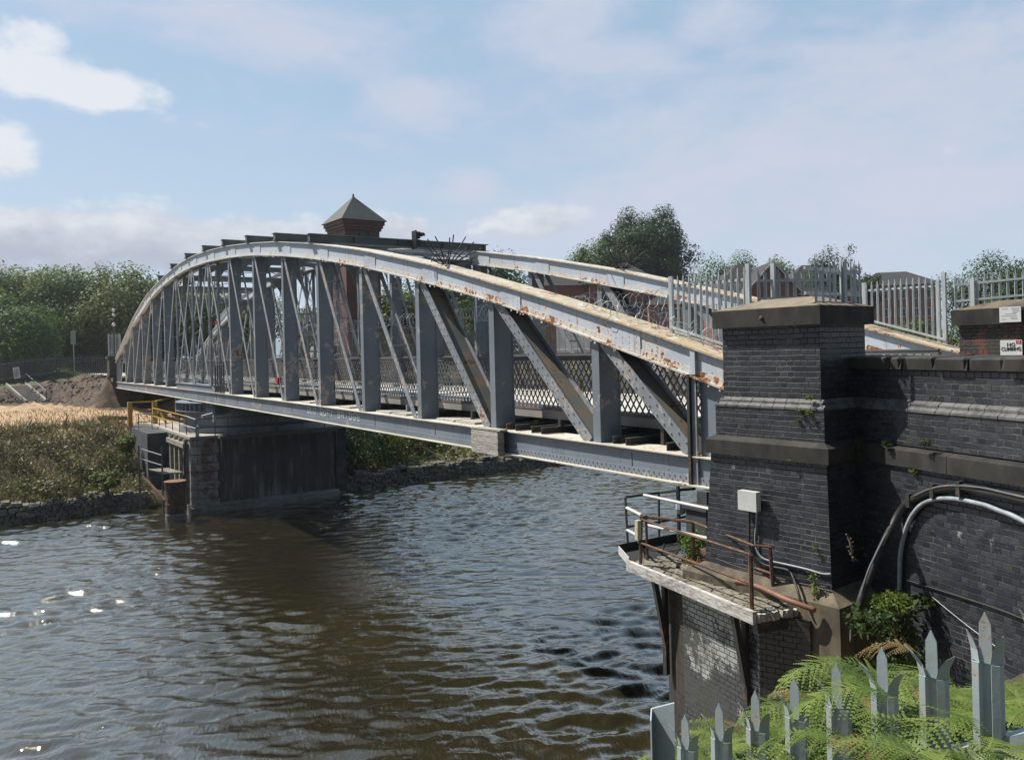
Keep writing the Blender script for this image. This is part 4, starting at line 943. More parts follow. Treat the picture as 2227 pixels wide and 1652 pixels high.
# loose bolt on the cap
mb = MB(); p = onfront(2500+706/2.754, 1000+412/2.754, -.107); mb.lathe(p-E2*.0-UP*.02, [(.01,0),(.03,.01),(.022,.035),(.006,.045)], 8); part('bolt_stub', mb, M['plinth_stone'], tw)

# wing wall
ww = root('wing_wall', Wg(2,-.3,-4.9), 'long dark blue brick wing wall with broken coping stones, running from the tower towards the viewer', 'wall')
Wf = lambda k, o, z: Wg(k, o, z)
mb = MB(); mb.box(Wf, -.25, 7, -.5, 0, -.72, -.335); part('brickwork', mb, M['blue_brick'], ww)
mb = MB(); splay_row(Wf, mb, -.2, 7, .055, .0, -.70, -.765, 36, 0); splay_row(Wf, mb, -.2, 7, .105, .05, -.766, -.83, 36, 0); part('splay_course', mb, M['splay_brick'], ww)
mb = MB(); mb.box(Wf, -.25, 7, -.5, .09, -1.235, -.829); part('brickwork', mb, M['blue_brick'], ww)
mb = MB(); stone_band(Wf, mb, -.3, 7, .19, .0, -1.475, -1.285, -1.225, [1.62, 3.3, 5]); part('stone_band', mb, M['dark_stone'], ww)
mb = MB(); mb.box(Wf, -.25, 7, -.5, .15, -6.5, -1.476); part('brickwork', mb, M['blue_brick'], ww)
ks = [-.12,.70,.88,1.36,1.81,2.25,2.72,3.2,3.7,4.3,5,5.7,6.4,7]; mb = MB()
for a, b_ in zip(ks, ks[1:]):
    o = rnd.uniform(-.015,.02); dz = rnd.uniform(-.012,.012); g_ = rnd.uniform(.006,.02); ch = rnd.uniform(.01,.04)
    mb.sweep([[Wf(x,-.55,-.335), Wf(x,.06+o,-.333), Wf(x,.075+o-e,-.212+dz), Wf(x,.045+o-e,-.19+dz-e*.5), Wf(x,-.55,-.18+dz)] for x, e in ((a+g_,ch),(a+g_+.03,0),(b_-g_-.03,0),(b_-g_,ch*1.3))])
part('coping', mb, M['dark_stone'], ww, 'cracked dark coping stones with open joints')

# second pillar across the road, with signs
L2 = at(*c6(1685,700), 15.2); P2 = lambda x, y, z: Vector((L2.x,L2.y,0)) - E1*x + E2*y + UP*z     # x to the right along the face
pl = root('gate_pillar', P2(.8,.5,-1.5), 'red and black brick gate pillar carrying the white notices at the right edge', 'pillar')
mb = MB(); mb.box(P2, 0, 1.6, 0, 1.2, -1.6, .27); part('shaft', mb, M['old_brick'], pl)
mb = MB(); mb.box(P2, -.1, 1.72, -.1, 1.3, .271, .56); part('cap', mb, M['dark_stone'], pl)
mb = MB(); mb.frustum(P2, (-.1,1.72,-.1,1.3), (.5,1.2,.45,.75), .561, .72); part('cap_top', mb, M['plinth_stone'], pl)
def onp2(u, v, o): 
    n_ = E2; r = ray(u, v); q = Vector((r[0],1,0)); d = (n_.dot(L2)-o)/n_.dot(q); return Vector((r[0]*d, d, r[1]*d))
def board(name, u0,v0,u1,v1, off, label, mat):
    a, b_ = onp2(*c6(u0,v0), off), onp2(*c6(u1,v1), off); x0 = -(a-L2).dot(E1); x1 = -(b_-L2).dot(E1); z1, z0 = a.z, b_.z
    mb = MB(); mb.box(P2, x0, x1, -off, -off+.012, z0, z1); return thing(name, mb, mat, label, 'sign'), x0, x1, z0, z1
sg, x0, x1, z0, z1 = board('warning_sign', 2012, 840, 2190, 958, .03, 'white NO CLIMBING sign with a small red corner badge on the gate pillar', M['sign_white'])
mb = MB(); mb.box(P2, x1-(x1-x0)*.27, x1-.015, -.034, -.0305, z1-(z1-z0)*.25, z1-.01); part('badge', mb, M['red_sign'], sg)
mb = MB(); bx = x1-(x1-x0)*.14; bz = z1-(z1-z0)*.135
mb.tube([P2(bx-.012,-.036,bz-.03), P2(bx-.012,-.036,bz+.03)], .004, 4); mb.tube([P2(bx+.012,-.036,bz-.03), P2(bx+.014,-.036,bz+.03)], .004, 4); mb.tube([P2(bx-.012,-.036,bz+.03), P2(bx+.014,-.036,bz+.03)], .004, 4); mb.tube([P2(bx-.012,-.036,bz), P2(bx+.012,-.036,bz)], .004, 4); part('emblem', mb, M['sign_white'], sg)
def text(body, c, size, width, parent):
    cu_ = bpy.data.curves.new('lettering', 'FONT'); cu_.body = body; cu_.size = size; cu_.align_x = 'CENTER'; cu_.align_y = 'CENTER'; cu_.offset = size*.015; cu_.extrude = .0015; cu_.space_character = 1.12
    cu_.materials.append(M['black_ink']); o = bpy.data.objects.new('lettering', cu_); col.objects.link(o)
    bpy.context.view_layer.update(); me_ = bpy.data.meshes.new_from_object(o.evaluated_get(bpy.context.evaluated_depsgraph_get())); bpy.data.objects.remove(o); o = bpy.data.objects.new('lettering', me_); col.objects.link(o); o.parent = parent
    X = -E1; Y = UP; Z = X.cross(Y); o.rotation_mode = 'QUATERNION'; o.rotation_quaternion = Matrix((X,Y,Z)).transposed().to_quaternion(); o.location = Vector(c) - origin(parent); o.scale = (width, 1, 1); return o
H = z1-z0; xm = (x0+x1)/2
text('NO', P2(xm, -.034, z0+H*.68), H*.34, .9, sg); text('CLIMBING', P2(xm, -.034, z0+H*.40), H*.34, .70, sg)
s2, x0, x1, z0, z1 = board('paper_notice', 2005, 578, 2180, 692, .135, 'white printed notice with ragged edges pinned on the stone cap of the gate pillar', M['sign_white'])
mb = MB(); H = z1-z0; W_ = x1-x0
for fx, fz, wd in ((.55,.9,.38),(.6,.8,.3),(.6,.7,.34),(.62,.6,.2),(.25,.55,.5),(.08,.42,.75),(.5,.3,.3),(.55,.2,.3),(.1,.88,.3),(.1,.2,.2)): mb.box(P2, x0+W_*fx, x0+W_*(fx+wd), -.1375, -.1355, z0+H*fz-.006, z0+H*fz+.004)
part('printing', mb, M['grey_ink'], s2)

# ------------------------------------------------------------------ palisade pales (W section, three pointed prongs)
def pale(mb, p, u, n, h, w=.066, splay=1., thick=.004, d=.02, prong=.14):
    # p foot, u along the fence, n towards the front
    zt = h - prong
    xs = [(-.5,-.2),(-.44,.35),(-.2,.55),(-.12,0),(.12,0),(.2,.55),(.44,.35),(.5,-.2)]
    fr_ = [p + u*(a*w) + n*(b*d) for a, b in xs]; bk = [q - n*thick for q in fr_]
    loop = fr_ + bk[::-1]; mb.sweep([loop, [q+UP*zt for q in loop]])
    def prongm(a0, a1, b0, b1, L, out, side):
        f = []
        for t in (0, .4, .78, 1.0):
            wd = (1, 1, .92, .04)[(0,.4,.78,1.0).index(t)] if side == 0 else (1, .85, .6, .08)[(0,.4,.78,1.0).index(t)]
            c = (a0+a1)/2*w; hw = (a1-a0)/2*w*max(.06,wd); q = p + UP*(zt+L*t) + u*(c + side*out*t*t) + n*((b0+b1)/2*d + out*.55*t*t*abs(side))
            slope = (b1-b0)/2*d*max(.06,wd)
            f.append([q-u*hw-n*slope, q+u*hw+n*slope, q+u*hw+n*(slope-thick), q-u*hw-n*(slope+thick)])
        mb.sweep(f)
    prongm(-.2,.2,.3,.3, prong, 0, 0); prongm(-.5,-.17,-.2,.5, prong*.6, w*.42*splay, -1); prongm(.17,.5,.5,-.2, prong*.6, w*.42*splay, 1)
def pfence(name, label, pts, n, h_of, mat, rails, posts=(), splay=.8, group=None, w=.047, endpost=.0):
    # pts: list of foot points; rails: list of (pa,pb); posts: (p,h)
    rt = root(name, pts[0], label, 'palisade fence', group)
    for i, p in enumerate(pts):
        q0 = pts[max(0,i-1)]; q1 = pts[min(len(pts)-1,i+1)]; u = (q1-q0); u.z = 0; u.normalize()
        mb = MB(); pale(mb, p, u, n, h_of(p), w=w, splay=splay, prong=.17); part('pale', mb, mat, rt)
    for a, b_ in rails: mb = MB(); mb.bar(a, b_, .03, .04); part('rail', mb, mat, rt)
    for p, h in posts: mb = MB(); mb.bar(p, p+UP*h, .055, .075, EB); part('post', mb, mat, rt)
    return rt
GAL = M['galvanised']
# on the near chord end
ss_ = np.linspace(.80, -.76, 13)
pfence('palisade_fence', 'galvanised palisade fence on the near white chord, left of the tower cap', [B(s,.42,zu(s)+.07) for s in ss_], -NB, lambda p: 1.23-p.z, GAL, [(B(.86,.45,1.05),B(-.8,.45,1.03)),(B(.86,.40,zu(.86)+.1),B(-1.4,.40,zu(-1.4)+.1))], [(B(.85,.44,zu(.85)),1.22-zu(.85)),(B(-.82,.44,zu(-.82)),1.27-zu(-.82))])
# behind the cap
a, b_ = at(*h5(1640,840),12.9), at(*h5(2230,800),12.7)
pp_ = [a.lerp(b_,f) for f in (0.01,.10,.285,.395,.5,.61,.72,.84,.95)]
pfence('palisade_fence', 'short galvanised palisade run behind the tower cap with a wide upright post', [Vector((p.x,p.y,.66)) for p in pp_], -E2, lambda p: .56, GAL, [(Vector((a.x,a.y,1.03)),Vector((b_.x,b_.y,1.0))),(Vector((a.x,a.y,.74)),Vector((b_.x,b_.y,.72)))], [(Vector((lambda q:(q.x,q.y,.3))(a.lerp(b_,.215))),1.0)], group=None)
# on the right end of the cap
a, b_ = at(*c6(545,530),9.95), at(*c6(900,530),10.9)
pp_ = [a.lerp(b_,f) for f in (0,.15,.30,.42,.57,.66,.78,.88,.98)]
pfence('palisade_fence', 'tight cluster of tall galvanised pales on the right end of the tower cap', [Vector((p.x,p.y,.50)) for p in pp_], (-E2-E1*-.2).normalized(), lambda p: .60+.03*math.sin(p.x*40), GAL, [(Vector((a.x,a.y,.95))-E1*-.15,Vector((b_.x,b_.y,.95))),(Vector((a.x,a.y,.635))-E1*-.15,Vector((b_.x,b_.y,.64)))], [(Vector((lambda q:(q.x,q.y,.5))(a.lerp(b_,.60))),.58)])
a2, b2 = at(*c6(600,530),11.3), at(*c6(850,530),11.7)
pfence('palisade_fence', 'second row of galvanised pales half hidden behind the cluster on the tower cap', [Vector((p.x,p.y,.6)) for p in [a2.lerp(b2,f) for f in (0,.35,.7,1)]], -E2, lambda p: .56, GAL, [(Vector((a2.x,a2.y,1.0)),Vector((b2.x,b2.y,1.0)))])
# on the far chord end
ss_ = np.linspace(1.06, -.52, 13); zf = lambda s: zu(s)+.10
pfence('palisade_fence', 'galvanised palisade fence with a slanting foot on the far white chord, right of the tower', [B(s,6.55,zf(s)+.06) for s in ss_], -NB, lambda p: 1.32-p.z, GAL, [(B(1.15,6.58,1.13),B(-.62,6.58,1.10)),(B(1.15,6.53,zf(1.15)+.09),B(-.66,6.53,zf(-.66)+.09))], [(B(1.12,6.57,zf(1.1)),1.3-zf(1.1)),(B(-.62,6.57,zf(-.62)),1.36-zf(-.62)),(B(-.5,6.57,zf(-.5)),1.2-zf(-.5))])
# on the second pillar
a, b_ = at(*c6(1660,578),15.6), at(*c6(2330,520),14.7)
pp_ = [a.lerp(b_, f) for f in np.linspace(0, 1, 12)]
pfence('palisade_fence', 'galvanised palisade fence standing on the gate pillar with the notices, at the right edge', [p+UP*.0 for p in pp_], -E2, lambda p: .62, GAL, [(a+UP*.43,b_+UP*.43),(a+UP*.12,b_+UP*.12)], [(a.lerp(b_,.215)-UP*.1,.62)])

# ------------------------------------------------------------------ access platform below the tower
ZP = -3.22
PL, PR, PB = atz(*g4(390,1062),ZP), atz(*g4(1403,1478),ZP), atz(*g4(1720,1422),ZP)
PT = T(1.92,-.45,ZP); pw = (PB-PR); PBL = PL + pw*1.35
ed = (PR-PL).normalized()
pf = root('access_platform', PL, 'crumbling flagged access platform with white timber edge at the foot of the tower', 'platform')
mb = MB(); mb.prism([PL, PR, PB, PB.lerp(PBL,.5)+E2*.12, PBL], UP*-.09); part('slab', mb, M['dark_stone'], pf)
mb = MB()                                                # flaking flags on the slab
L_ = (PR-PL).length; iw = pw.normalized(); wl = pw.length
for k in range(620):
    f, g_ = rnd.random(), rnd.random()**.9; c = PL + (PR-PL)*(.01+.97*f) + pw*(.03+ g_*(1.25-.33*f)); r_ = rnd.uniform(.025,.075); a0 = rnd.random()*6; z = rnd.uniform(.002,.016)
    tilt = Vector((rnd.uniform(-.12,.12), rnd.uniform(-.12,.12)))
    top = []
    for q in range(5):
        ang = a0 + q*1.257; rr = r_*rnd.uniform(.7,1.2); dx, dy = math.cos(ang)*rr*1.25, math.sin(ang)*rr*.8; top.append(c + ed*dx + iw*dy + UP*(z + tilt.x*dx + tilt.y*dy))
    i = [mb.vert(p) for p in top]; j = [mb.vert(p-UP*.012) for p in top]; mb.face(i); [mb.face((i[q], i[(q+1)%5], j[(q+1)%5], j[q])) for q in range(5)]
plain('flag_stone', (.27,.245,.19), .5, 9, .9, bump=.6, base2=(.15,.14,.105)); part('flagstone', mb, M['flag_stone'], pf); 
mb = MB(); mb.bar(PL-UP*.05-iw*.02, PR-UP*.05-iw*.02, .06, .15); part('edge_board', mb, M['white_timber'], pf, 'peeling white timber edge board')
mb = MB()
for k in range(9):
    f = k/9; a = PR.lerp(PB, f+.01); c_ = PR.lerp(PB, f+.09); mb.bar(a-UP*(.05+rnd.uniform(-.01,.02))+ed*rnd.uniform(-.01,.03), c_-UP*.05+ed*rnd.uniform(-.01,.03), .07, rnd.uniform(.07,.12))
part('broken_end', mb, M['rotten_timber'], pf)
mb = MB(); mb.bar(PR-UP*.17-ed*.02, PB+pw*.35-UP*.17, .09, .12); mb.bar(PB-UP*.1+pw*.02, PB+pw*.4-UP*.1, .1, .06); part('end_beam', mb, M['dark_steel'], pf)
# grating bay at the far end
G1, G2, G3 = atz(*g4(310,985),ZP), PL, atz(*g4(850,880),ZP); G4 = PBL
mb = MB()
for k in range(26):
    f = k/25; mb.bar(G1.lerp(G2,f)-UP*.02, G3.lerp(G4,f)-UP*.02, .012, .03)
mb.bar(G1.lerp(G3,.33), G2.lerp(G4,.33), .012, .03); mb.bar(G1.lerp(G3,.66), G2.lerp(G4,.66), .012, .03); part('grating', mb, M['grey_rail'], pf)
mb = MB(); mb.bar(G1+UP*.04, G3+UP*.04, .012, .16); part('kick_plate', mb, M['dark_steel'], pf); mb = MB(); mb.bar(G1+UP*.03, G2+UP*.0-iw*.0, .014, .13); part('kick_plate', mb, M['white_rail'], pf)
# handrails
def vpost(bx, by, tx, ty, mat, r=.022, par=None):
    b0 = atz(*g4(bx,by), ZP); t0 = at(*g4(tx,ty), b0.y); tube_rail(par, 'post', [b0-UP*.05, t0], r, mat); return b0, t0
hr = root('rusty_handrail', PL, 'rusty brown two bar pipe handrail around the crumbling platform', 'handrail')
RP = M['rust_pipe']
A1, A1t = vpost(480,1095,487,715,RP,.026,hr); A2, A2t = vpost(538,1055,525,705,RP,.022,hr); A3, A3t = vpost(912,1085,900,745,RP,.024,hr); A4, A4t = vpost(1370,1455,1358,1005,RP,.028,hr); A5, A5t = vpost(1548,1355,1513,942,RP,.026,hr)
tube_rail(hr,'rail',[A2t,A3t],.024,RP); tube_rail(hr,'rail',[A3t, at(*g4(1380,932),A5.y+.1), A5t],.017,RP); tube_rail(hr,'rail',[A1t-UP*.02,A4t],.017,RP)
md = lambda a, b_, x, y, q: at(*g4(x,y), q)
tube_rail(hr,'rail',[at(*g4(462,905),A1.y), at(*g4(1372,1240),A4.y)],.018,RP); tube_rail(hr,'rail',[at(*g4(955,960),A3.y+.1), at(*g4(1535,1160),A5.y)],.018,RP); tube_rail(hr,'rail',[A2t, A1t],.03,RP)
mb = MB(); mb.bar(at(*g4(462,885),A1.y-.03), at(*g4(462,732),A1.y-.03), .075, .06, EB); thing('cream_lamp_tube', mb, M['cream_plastic'], 'pale cream plastic lamp box strapped to the corner post of the rusty handrail', 'lamp box')
wr = root('grey_handrail', G1, 'grey and white pipe handrail around the steel grating bay over the water', 'handrail')
GP = M['grey_rail']; WP = M['white_rail']
B1, B1t = vpost(383,958,360,548,GP,.022,wr); B2, B2t = vpost(630,915,627,512,GP,.022,wr); b3 = at(*g4(785,735),13.2); b3t = at(*g4(780,462),13.2); tube_rail(wr,'post',[b3-UP*.45,b3t],.035,GP)
tube_rail(wr,'rail',[B1t,B2t,b3t-UP*.06,at(*g4(915,480),13.6)],.022,GP); tube_rail(wr,'rail',[at(*g4(372,785),B1.y),at(*g4(630,745),B2.y),at(*g4(920,688),13.6)],.02,GP)
tube_rail(wr,'rail',[at(*g4(510,532),12.75),at(*g4(1040,645),11.6)],.026,WP); tube_rail(wr,'rail',[at(*g4(500,765),12.4),at(*g4(1058,885),11.5)],.026,WP)
tube_rail(wr,'rail',[at(*g4(370,632),B1.y),at(*g4(490,692),12.1)],.026,WP); tube_rail(wr,'rail',[at(*g4(375,810),B1.y),at(*g4(450,850),12.1)],.024,WP)
mb = MB(); p = at(*g4(800,640),13.15); mb.lathe(p-UP*.1, [(.02,0),(.08,.03),(.09,.1),(.07,.19),(.02,.2)], 10); part('junction_box', mb, M['grey_conduit'], wr)
# struts
sk = root('platform_struts', PR-UP*1.5, 'black steel triangular struts propping the platform from the abutment wall', 'strut')
def strut(mb, top, foot, drop): mb.bar(top, foot, .07, .075); mb.bar(Vector((foot.x,foot.y,top.z+.03)), foot-UP*drop, .07, .07, EB); mb.bar(top, Vector((foot.x,foot.y,top.z)), .06, .06)
inw = Vector((-ed.y*-1, ed.x*-1, 0)); inw = Vector((ed.y, -ed.x, 0)); inw = inw if inw.dot(E2) > 0 else -inw
WO = (at(*g6(1188,560), PR.y+.32)-PR).dot(inw)                                               # wall set back under the platform
for f in (.22, .84):
    p = PL.lerp(PR,f)-UP*.12; mb = MB(); strut(mb, p+inw*.03, p+inw*(WO-.04)-UP*.95, .45); part('strut', mb, M['dark_steel'], sk)
mb = MB(); p = PR.lerp(PB,.25)-UP*.24; q = at(*g6(1640,990), PB.y+.75); mb.bar(at(*g6(1400,545),PB.y+.15), q, .06, .07); mb.bar(at(*g6(1665,560),PB.y+.8), at(*g6(1665,1010),PB.y+.8), .06,.06, EB); part('strut', mb, M['dark_steel'], sk)

# lower abutment under the platform
WA = at(*g6(1188,560), PR.y+.32); wa = Vector((WA.x,WA.y,0)); zt_ = ZP-.10
la = root('lower_abutment', wa-UP*8, 'canal side abutment with flaking white painted bricks and rounded stone nose under the platform', 'abutment')
Wl = lambda x, y, z: wa - ed*x + inw*y + UP*z            # x to the left along the face
mb = MB(); mb.box(Wl, 0, 1.55, 0, 2.2, -8.2, zt_); part('brickwork', mb, M['painted_brick'], la)
mb = MB(); loop = [Wl(1.552,.0,0), Wl(1.75,.02,0)] + [Wl(1.75+.62*math.sin(a), .02+.62*(1-math.cos(a)), 0) for a in (.3,.6,.9,1.2,1.57)] + [Wl(2.37,2.4,0), Wl(1.552,2.4,0)]
zs_ = [-8.2,-5.6,-5.05,-4.5,-3.98,zt_]
for z0, z1 in zip(zs_, zs_[1:]):
    o = 1 + (0.006 if int(z0*10) % 2 else 0); mb.prism([p+UP*(z0+.004) for p in loop], UP*(z1-z0-.008))
brick('nose_stone', (.085,.058,.044), (.05,.04,.034), (.03,.027,.024), bw=.7, rh=.31, msize=.008, squash=1., white=.5, moss=.5, rough=.9, streaks=.35); part('stone_nose', mb, M['nose_stone'], la, 'rounded brown stone nose')
mb = MB(); q0 = wa; q1 = onfront(*g6(1605,900), -.48); q1.z = 0; dq = (q1-q0); nq = Vector((-dq.y,dq.x,0)).normalized(); nq = nq if nq.dot(E1) > 0 else -nq
mb.prism([q0+UP*-8.2+nq*.0-nq*-.004, q1+UP*-8.2, q1+nq*.5+UP*-8.2, q0+nq*.5-ed*.0+UP*-8.2], UP*(8.2+zt_-.01)); part('return_wall', mb, M['under_brick'], la)

# white box, cables and conduits on the tower and wing wall
bxp = onfront(*g4(1375,570), -.19); X = -E1
eb_ = root('junction_cabinet', bxp, 'small white electrical box mounted on the front of the brick tower', 'electrical box')
fr = lambda a, b, z: bxp + X*a - E2*b + UP*z
mb = MB(); mb.box(fr, -.245, .235, .025, .19, -.215, .215); part('body', mb, M['white_plastic'], eb_); mb = MB(); mb.box(fr, -.25, .24, .191, .205, -.222, .222); part('cover', mb, M['white_plastic'], eb_)
# (size follows the photograph)
for o in list(eb_.children): o.scale = (.58, .58, .58)
def cable(name, pts, r, mat, label, cat='cable', n=7):
    P_ = [Vector(p) for p in pts]; out = []
    for i in range(len(P_)-1):                        # Catmull-Rom
        a, b_, c_, d_ = P_[max(0,i-1)], P_[i], P_[i+1], P_[min(len(P_)-1,i+2)]
        for t in (0,.2,.4,.6,.8): out.append(.5*((2*b_)+(c_-a)*t+(2*a-5*b_+4*c_-d_)*t*t+(3*b_-a-3*c_+d_)*t**3))
    out.append(P_[-1]); mb = MB(); mb.tube(out, r, n); return thing(name, mb, mat, label, cat, smooth=True)
fr4 = lambda x, y: onfront(*g4(x,y), -.215)
cable('power_cable', [fr4(1350,628), fr4(1350,800), fr4(1352,940), fr4(1395,1030), fr4(1470,1085), fr4(1560,1108), fr4(1660,1132), onfront(*g4(1700,1190),-.3), onfront(*g4(1735,1290),-.45), onfront(*g4(1765,1400),-.5)], .016, M['black_cable'], 'black cable dropping from the white box and curving down to the platform')
cable('power_cable', [fr4(1410,628), fr4(1405,760), fr4(1395,900), fr4(1420,990), fr4(1480,1045), fr4(1650,1085), fr4(1800,1120), fr4(1930,1158), fr4(2000,1160)], .013, M['grey_conduit'], 'grey cable running along the tower foot to its right corner')
cable('power_cable', [onfront(*g4(1080,1035),-.24), onfront(*g4(1250,1100),-.235), onfront(*g4(1560,1185),-.235), onfront(*g4(1800,1245),-.235), onfront(*g4(1995,1268),-.24)], .009, M['black_cable'], 'thin black cable sagging along the tower just above the stone plinth')
ow = lambda x, y, o=.2: onwing(*g5(x,y), o)
cable('cable_bundle', [ow(2330,610), ow(2203,572), ow(2050,535), ow(1900,508), ow(1780,480), ow(1690,470), ow(1580,478), ow(1480,498), ow(1380,535), ow(1290,580), ow(1210,670), ow(1150,780,.3), ow(1100,880,.45), ow(1040,1010,.6), ow(970,1180,.75), ow(905,1350,.9), ow(855,1560,1.0)], .045, M['black_cable'], 'thick black cable bundle arching across the wing wall and down the corner')
cable('cable_bundle', [ow(2330,590,.24), ow(2203,550,.24), ow(2050,515,.24), ow(1900,480,.24), ow(1800,467,.24), ow(1690,458,.24), ow(1560,462,.24), ow(1440,490,.24), ow(1330,540,.24)], .014, M['grey_rail'], 'pale weathered cable lying along the top of the black bundle')
cable('steel_conduit', [ow(1100,850,.5), ow(1020,1010,.65), ow(960,1140,.8), ow(880,1400,.95), ow(830,1560,1.0), ow(820,1700,1.05)], .013, M['grey_rail'], 'slim grey pipe running alongside the lower part of the black bundle', 'pipe')
cable('steel_conduit', [ow(2330,800), ow(2203,742), ow(2100,690), ow(2020,662), ow(1900,615), ow(1800,590), ow(1700,570), ow(1600,560), ow(1500,565), ow(1400,600), ow(1320,680), ow(1265,790), ow(1235,900), ow(1217,1010), ow(1212,1150), ow(1210,1350), ow(1210,1600)], .028, M['grey_conduit'], 'pale grey steel conduit curving down the wing wall beneath the black bundle', 'pipe')
cable('thin_pipe', [ow(2330,1560,.17), ow(2203,1520,.17), ow(2020,1450,.17), ow(1750,1360,.17), ow(1480,1275,.17), ow(1270,1210,.17)], .009, M['black_cable'], 'thin dark pipe sloping along the lower wing wall', 'pipe')
cable('thin_pipe', [ow(1475,1345,.2), ow(1600,1450,.2), ow(1790,1600,.2), ow(2010,1760,.2)], .004, M['galvanised'], 'slack pale wire trailing down the wing wall behind the tall pale', 'wire')
cl = root('cable_clips', ow(1690,470), 'dark metal saddle clips holding the black cable bundle to the wing wall', 'clip')
for x, y in ((1290,560),(1480,485),(1690,465)):
    mb = MB(); p = ow(x,y,.215); mb.bar(p-UP*.1-WN*.0, p+UP*.06, .07, .05, WD); part('clip', mb, M['dark_steel'], cl)
cable('clay_pipe', [atz(*g4(1235,1215),ZP+.13), atz(*g4(1420,1262),ZP+.13), atz(*g4(1650,1365),ZP+.12), atz(*g4(1880,1450),ZP+.05)], .032, M['terracotta_pipe'], 'orange brown pipe lying between the platform and the stone plinth', 'pipe', 10)
mb = MB(); p = atz(*g4(1030,1040),ZP+.12); mb.tube([p-ed*-.12-UP*.05, p-ed*.12+UP*.1], .065, 12); thing('pipe_stub', mb, M['rust_pipe'], 'short rusty open pipe stub by the dry weeds on the platform', 'pipe')
mb = MB(); q = at(*g4(1010,600), 12.6); q.z = 0; zq = at(*g4(985,600), 12.6).z
mb.bar(q+UP*-8, q+UP*(zq-.07), .5, .42, EB); mb.bar(q+UP*(zq-.066), q+UP*zq, .58, .5, EB); mb.bar(q+UP*(zq+.003), q+UP*-2.26, .22, .2, EB)
thing('bearing_block', mb, [M['pier_concrete']], 'grey bearing block carrying the near end of the bridge beside the tower', 'bearing')

# near bank ground
def znear(x, y): return -1.75 - .75*max(0., -.7071*x + .7071*y)
mb = MB(); rows = []
edge_ = [(-4,-8),(-4,.5),(-.6,2.0),(.35,3.4),(1.5,7.4),(wa.x+.05,wa.y+.1),(wa.x+.6,wa.y+.9)]
ey = np.array([e[1] for e in edge_]); ex = np.array([e[0] for e in edge_])
for yv in np.linspace(-8, 11.5, 66):
    xl = float(np.interp(yv, ey, ex)); r_ = []
    for f in np.linspace(0, 1, 34): x = xl + (9.5-xl)*f**1.3; r_.append(mb.vert((x, yv, znear(x,yv)+.05*math.sin(x*5+yv*3)*math.sin(yv*4))))
    r_.insert(0, mb.vert((xl, yv, -8.2))); rows.append(r_)
for a, b_ in zip(rows, rows[1:]):
    for k in range(len(a)-1): mb.face((a[k],a[k+1],b_[k+1],b_[k]))
thing('slope', mb, M['soil'], kind='structure', smooth=False)
mb = MB(); mb.poly([B(-300,7.2,-1.55),B(2.4,7.2,-1.55),B(2.4,600,-1.55),B(-300,600,-1.55)]); mb.poly([B(-300,7.2,-1.55),B(2.4,7.2,-1.55),B(2.4,7.2,-8),B(-300,7.2,-8)]); mb.poly([B(2.4,7.2,-1.55),B(2.4,600,-1.55),B(2.4,600,-8),B(2.4,7.2,-8)])
mb.poly([B(-60,1.0,-1.4),B(-1.45,1.0,-1.4),B(-1.45,5.3,-1.4),B(-60,5.3,-1.4)]); mb.poly([B(-1.45,-.5,-1.45),B(-1.45,7.2,-1.45),B(-1.45,7.2,-8),B(-1.45,-.5,-8)])
thing('near_bank', mb, M['soil'], kind='structure', recalc=False)

# ------------------------------------------------------------------ foreground fence
FG = M['galvanised_near']; P0 = Vector((.5529,2.6948,-1.2283)); P7 = Vector((1.1932,2.0563,-.6946)); dF = (P7-P0)/7; uF = Vector((dF.x,dF.y,0)).normalized(); nF = Vector((uF.y,-uF.x,0)); nF = nF if nF.y < 0 else -nF
ff = root('palisade_fence', P0-UP*1.4, 'big galvanised palisade fence with three pronged pales standing in the ferns, nearest the viewer', 'palisade fence')
hs = [.0,.0,.0,.0,.0,.0,.0,.0,.0]
for i in range(10):
    p = P0 + dF*i; mb = MB(); n_ = (nF + uF*rnd.uniform(-.06,.06)).normalized(); foot = p-UP*1.45
    pale(mb, foot, uF, n_, 1.45, w=.073, splay=[1,1.1,.9,1.05,1.15,1.05,1.2,.55,.8,1][i], d=.026, thick=.004, prong=[.115,.12,.125,.125,.13,.13,.125,.13,.13,.13][i]); part('pale', mb, FG, ff)
for zoff in (.36, 1.2):
    mb = MB(); a, b_ = P0-dF*1.2-UP*zoff-nF*.02, P0+dF*11-UP*zoff-nF*.02; mb.bar(a, b_, .045, .05); part('rail', mb, FG, ff)
pp = at(*g6(420,1320), 2.80); mb = MB(); u_ = uF
for a0,a1,b0,b1 in ((-.045,.045,-.05,-.044),(-.045,.045,.044,.05),(-.004,.004,-.0435,.0435)): pass
lp = lambda a, b, z: pp + (uF*.55+nF*.83).normalized()*b + Vector((uF.x,uF.y,0))*a + UP*z
mb.sweep([[lp(x_,y_,z + (.05*(x_+.05)/.1 if z > -.5 else 0)) for x_, y_ in ((-.05,.05),(-.044,.05),(-.044,-.04),(.05,-.04),(.05,-.05),(-.05,-.05))] for z in (-1.6, .0)]) ; part('post', mb, FG, ff, 'flat topped angle post at the left end of the fence')
mb = MB(); pb_ = P0+dF*7-UP*.37+nF*.02; mb.lathe(pb_, [(.014,-.008),(.016,0),(.012,.012)], 8); part('bolt', mb, FG, ff)
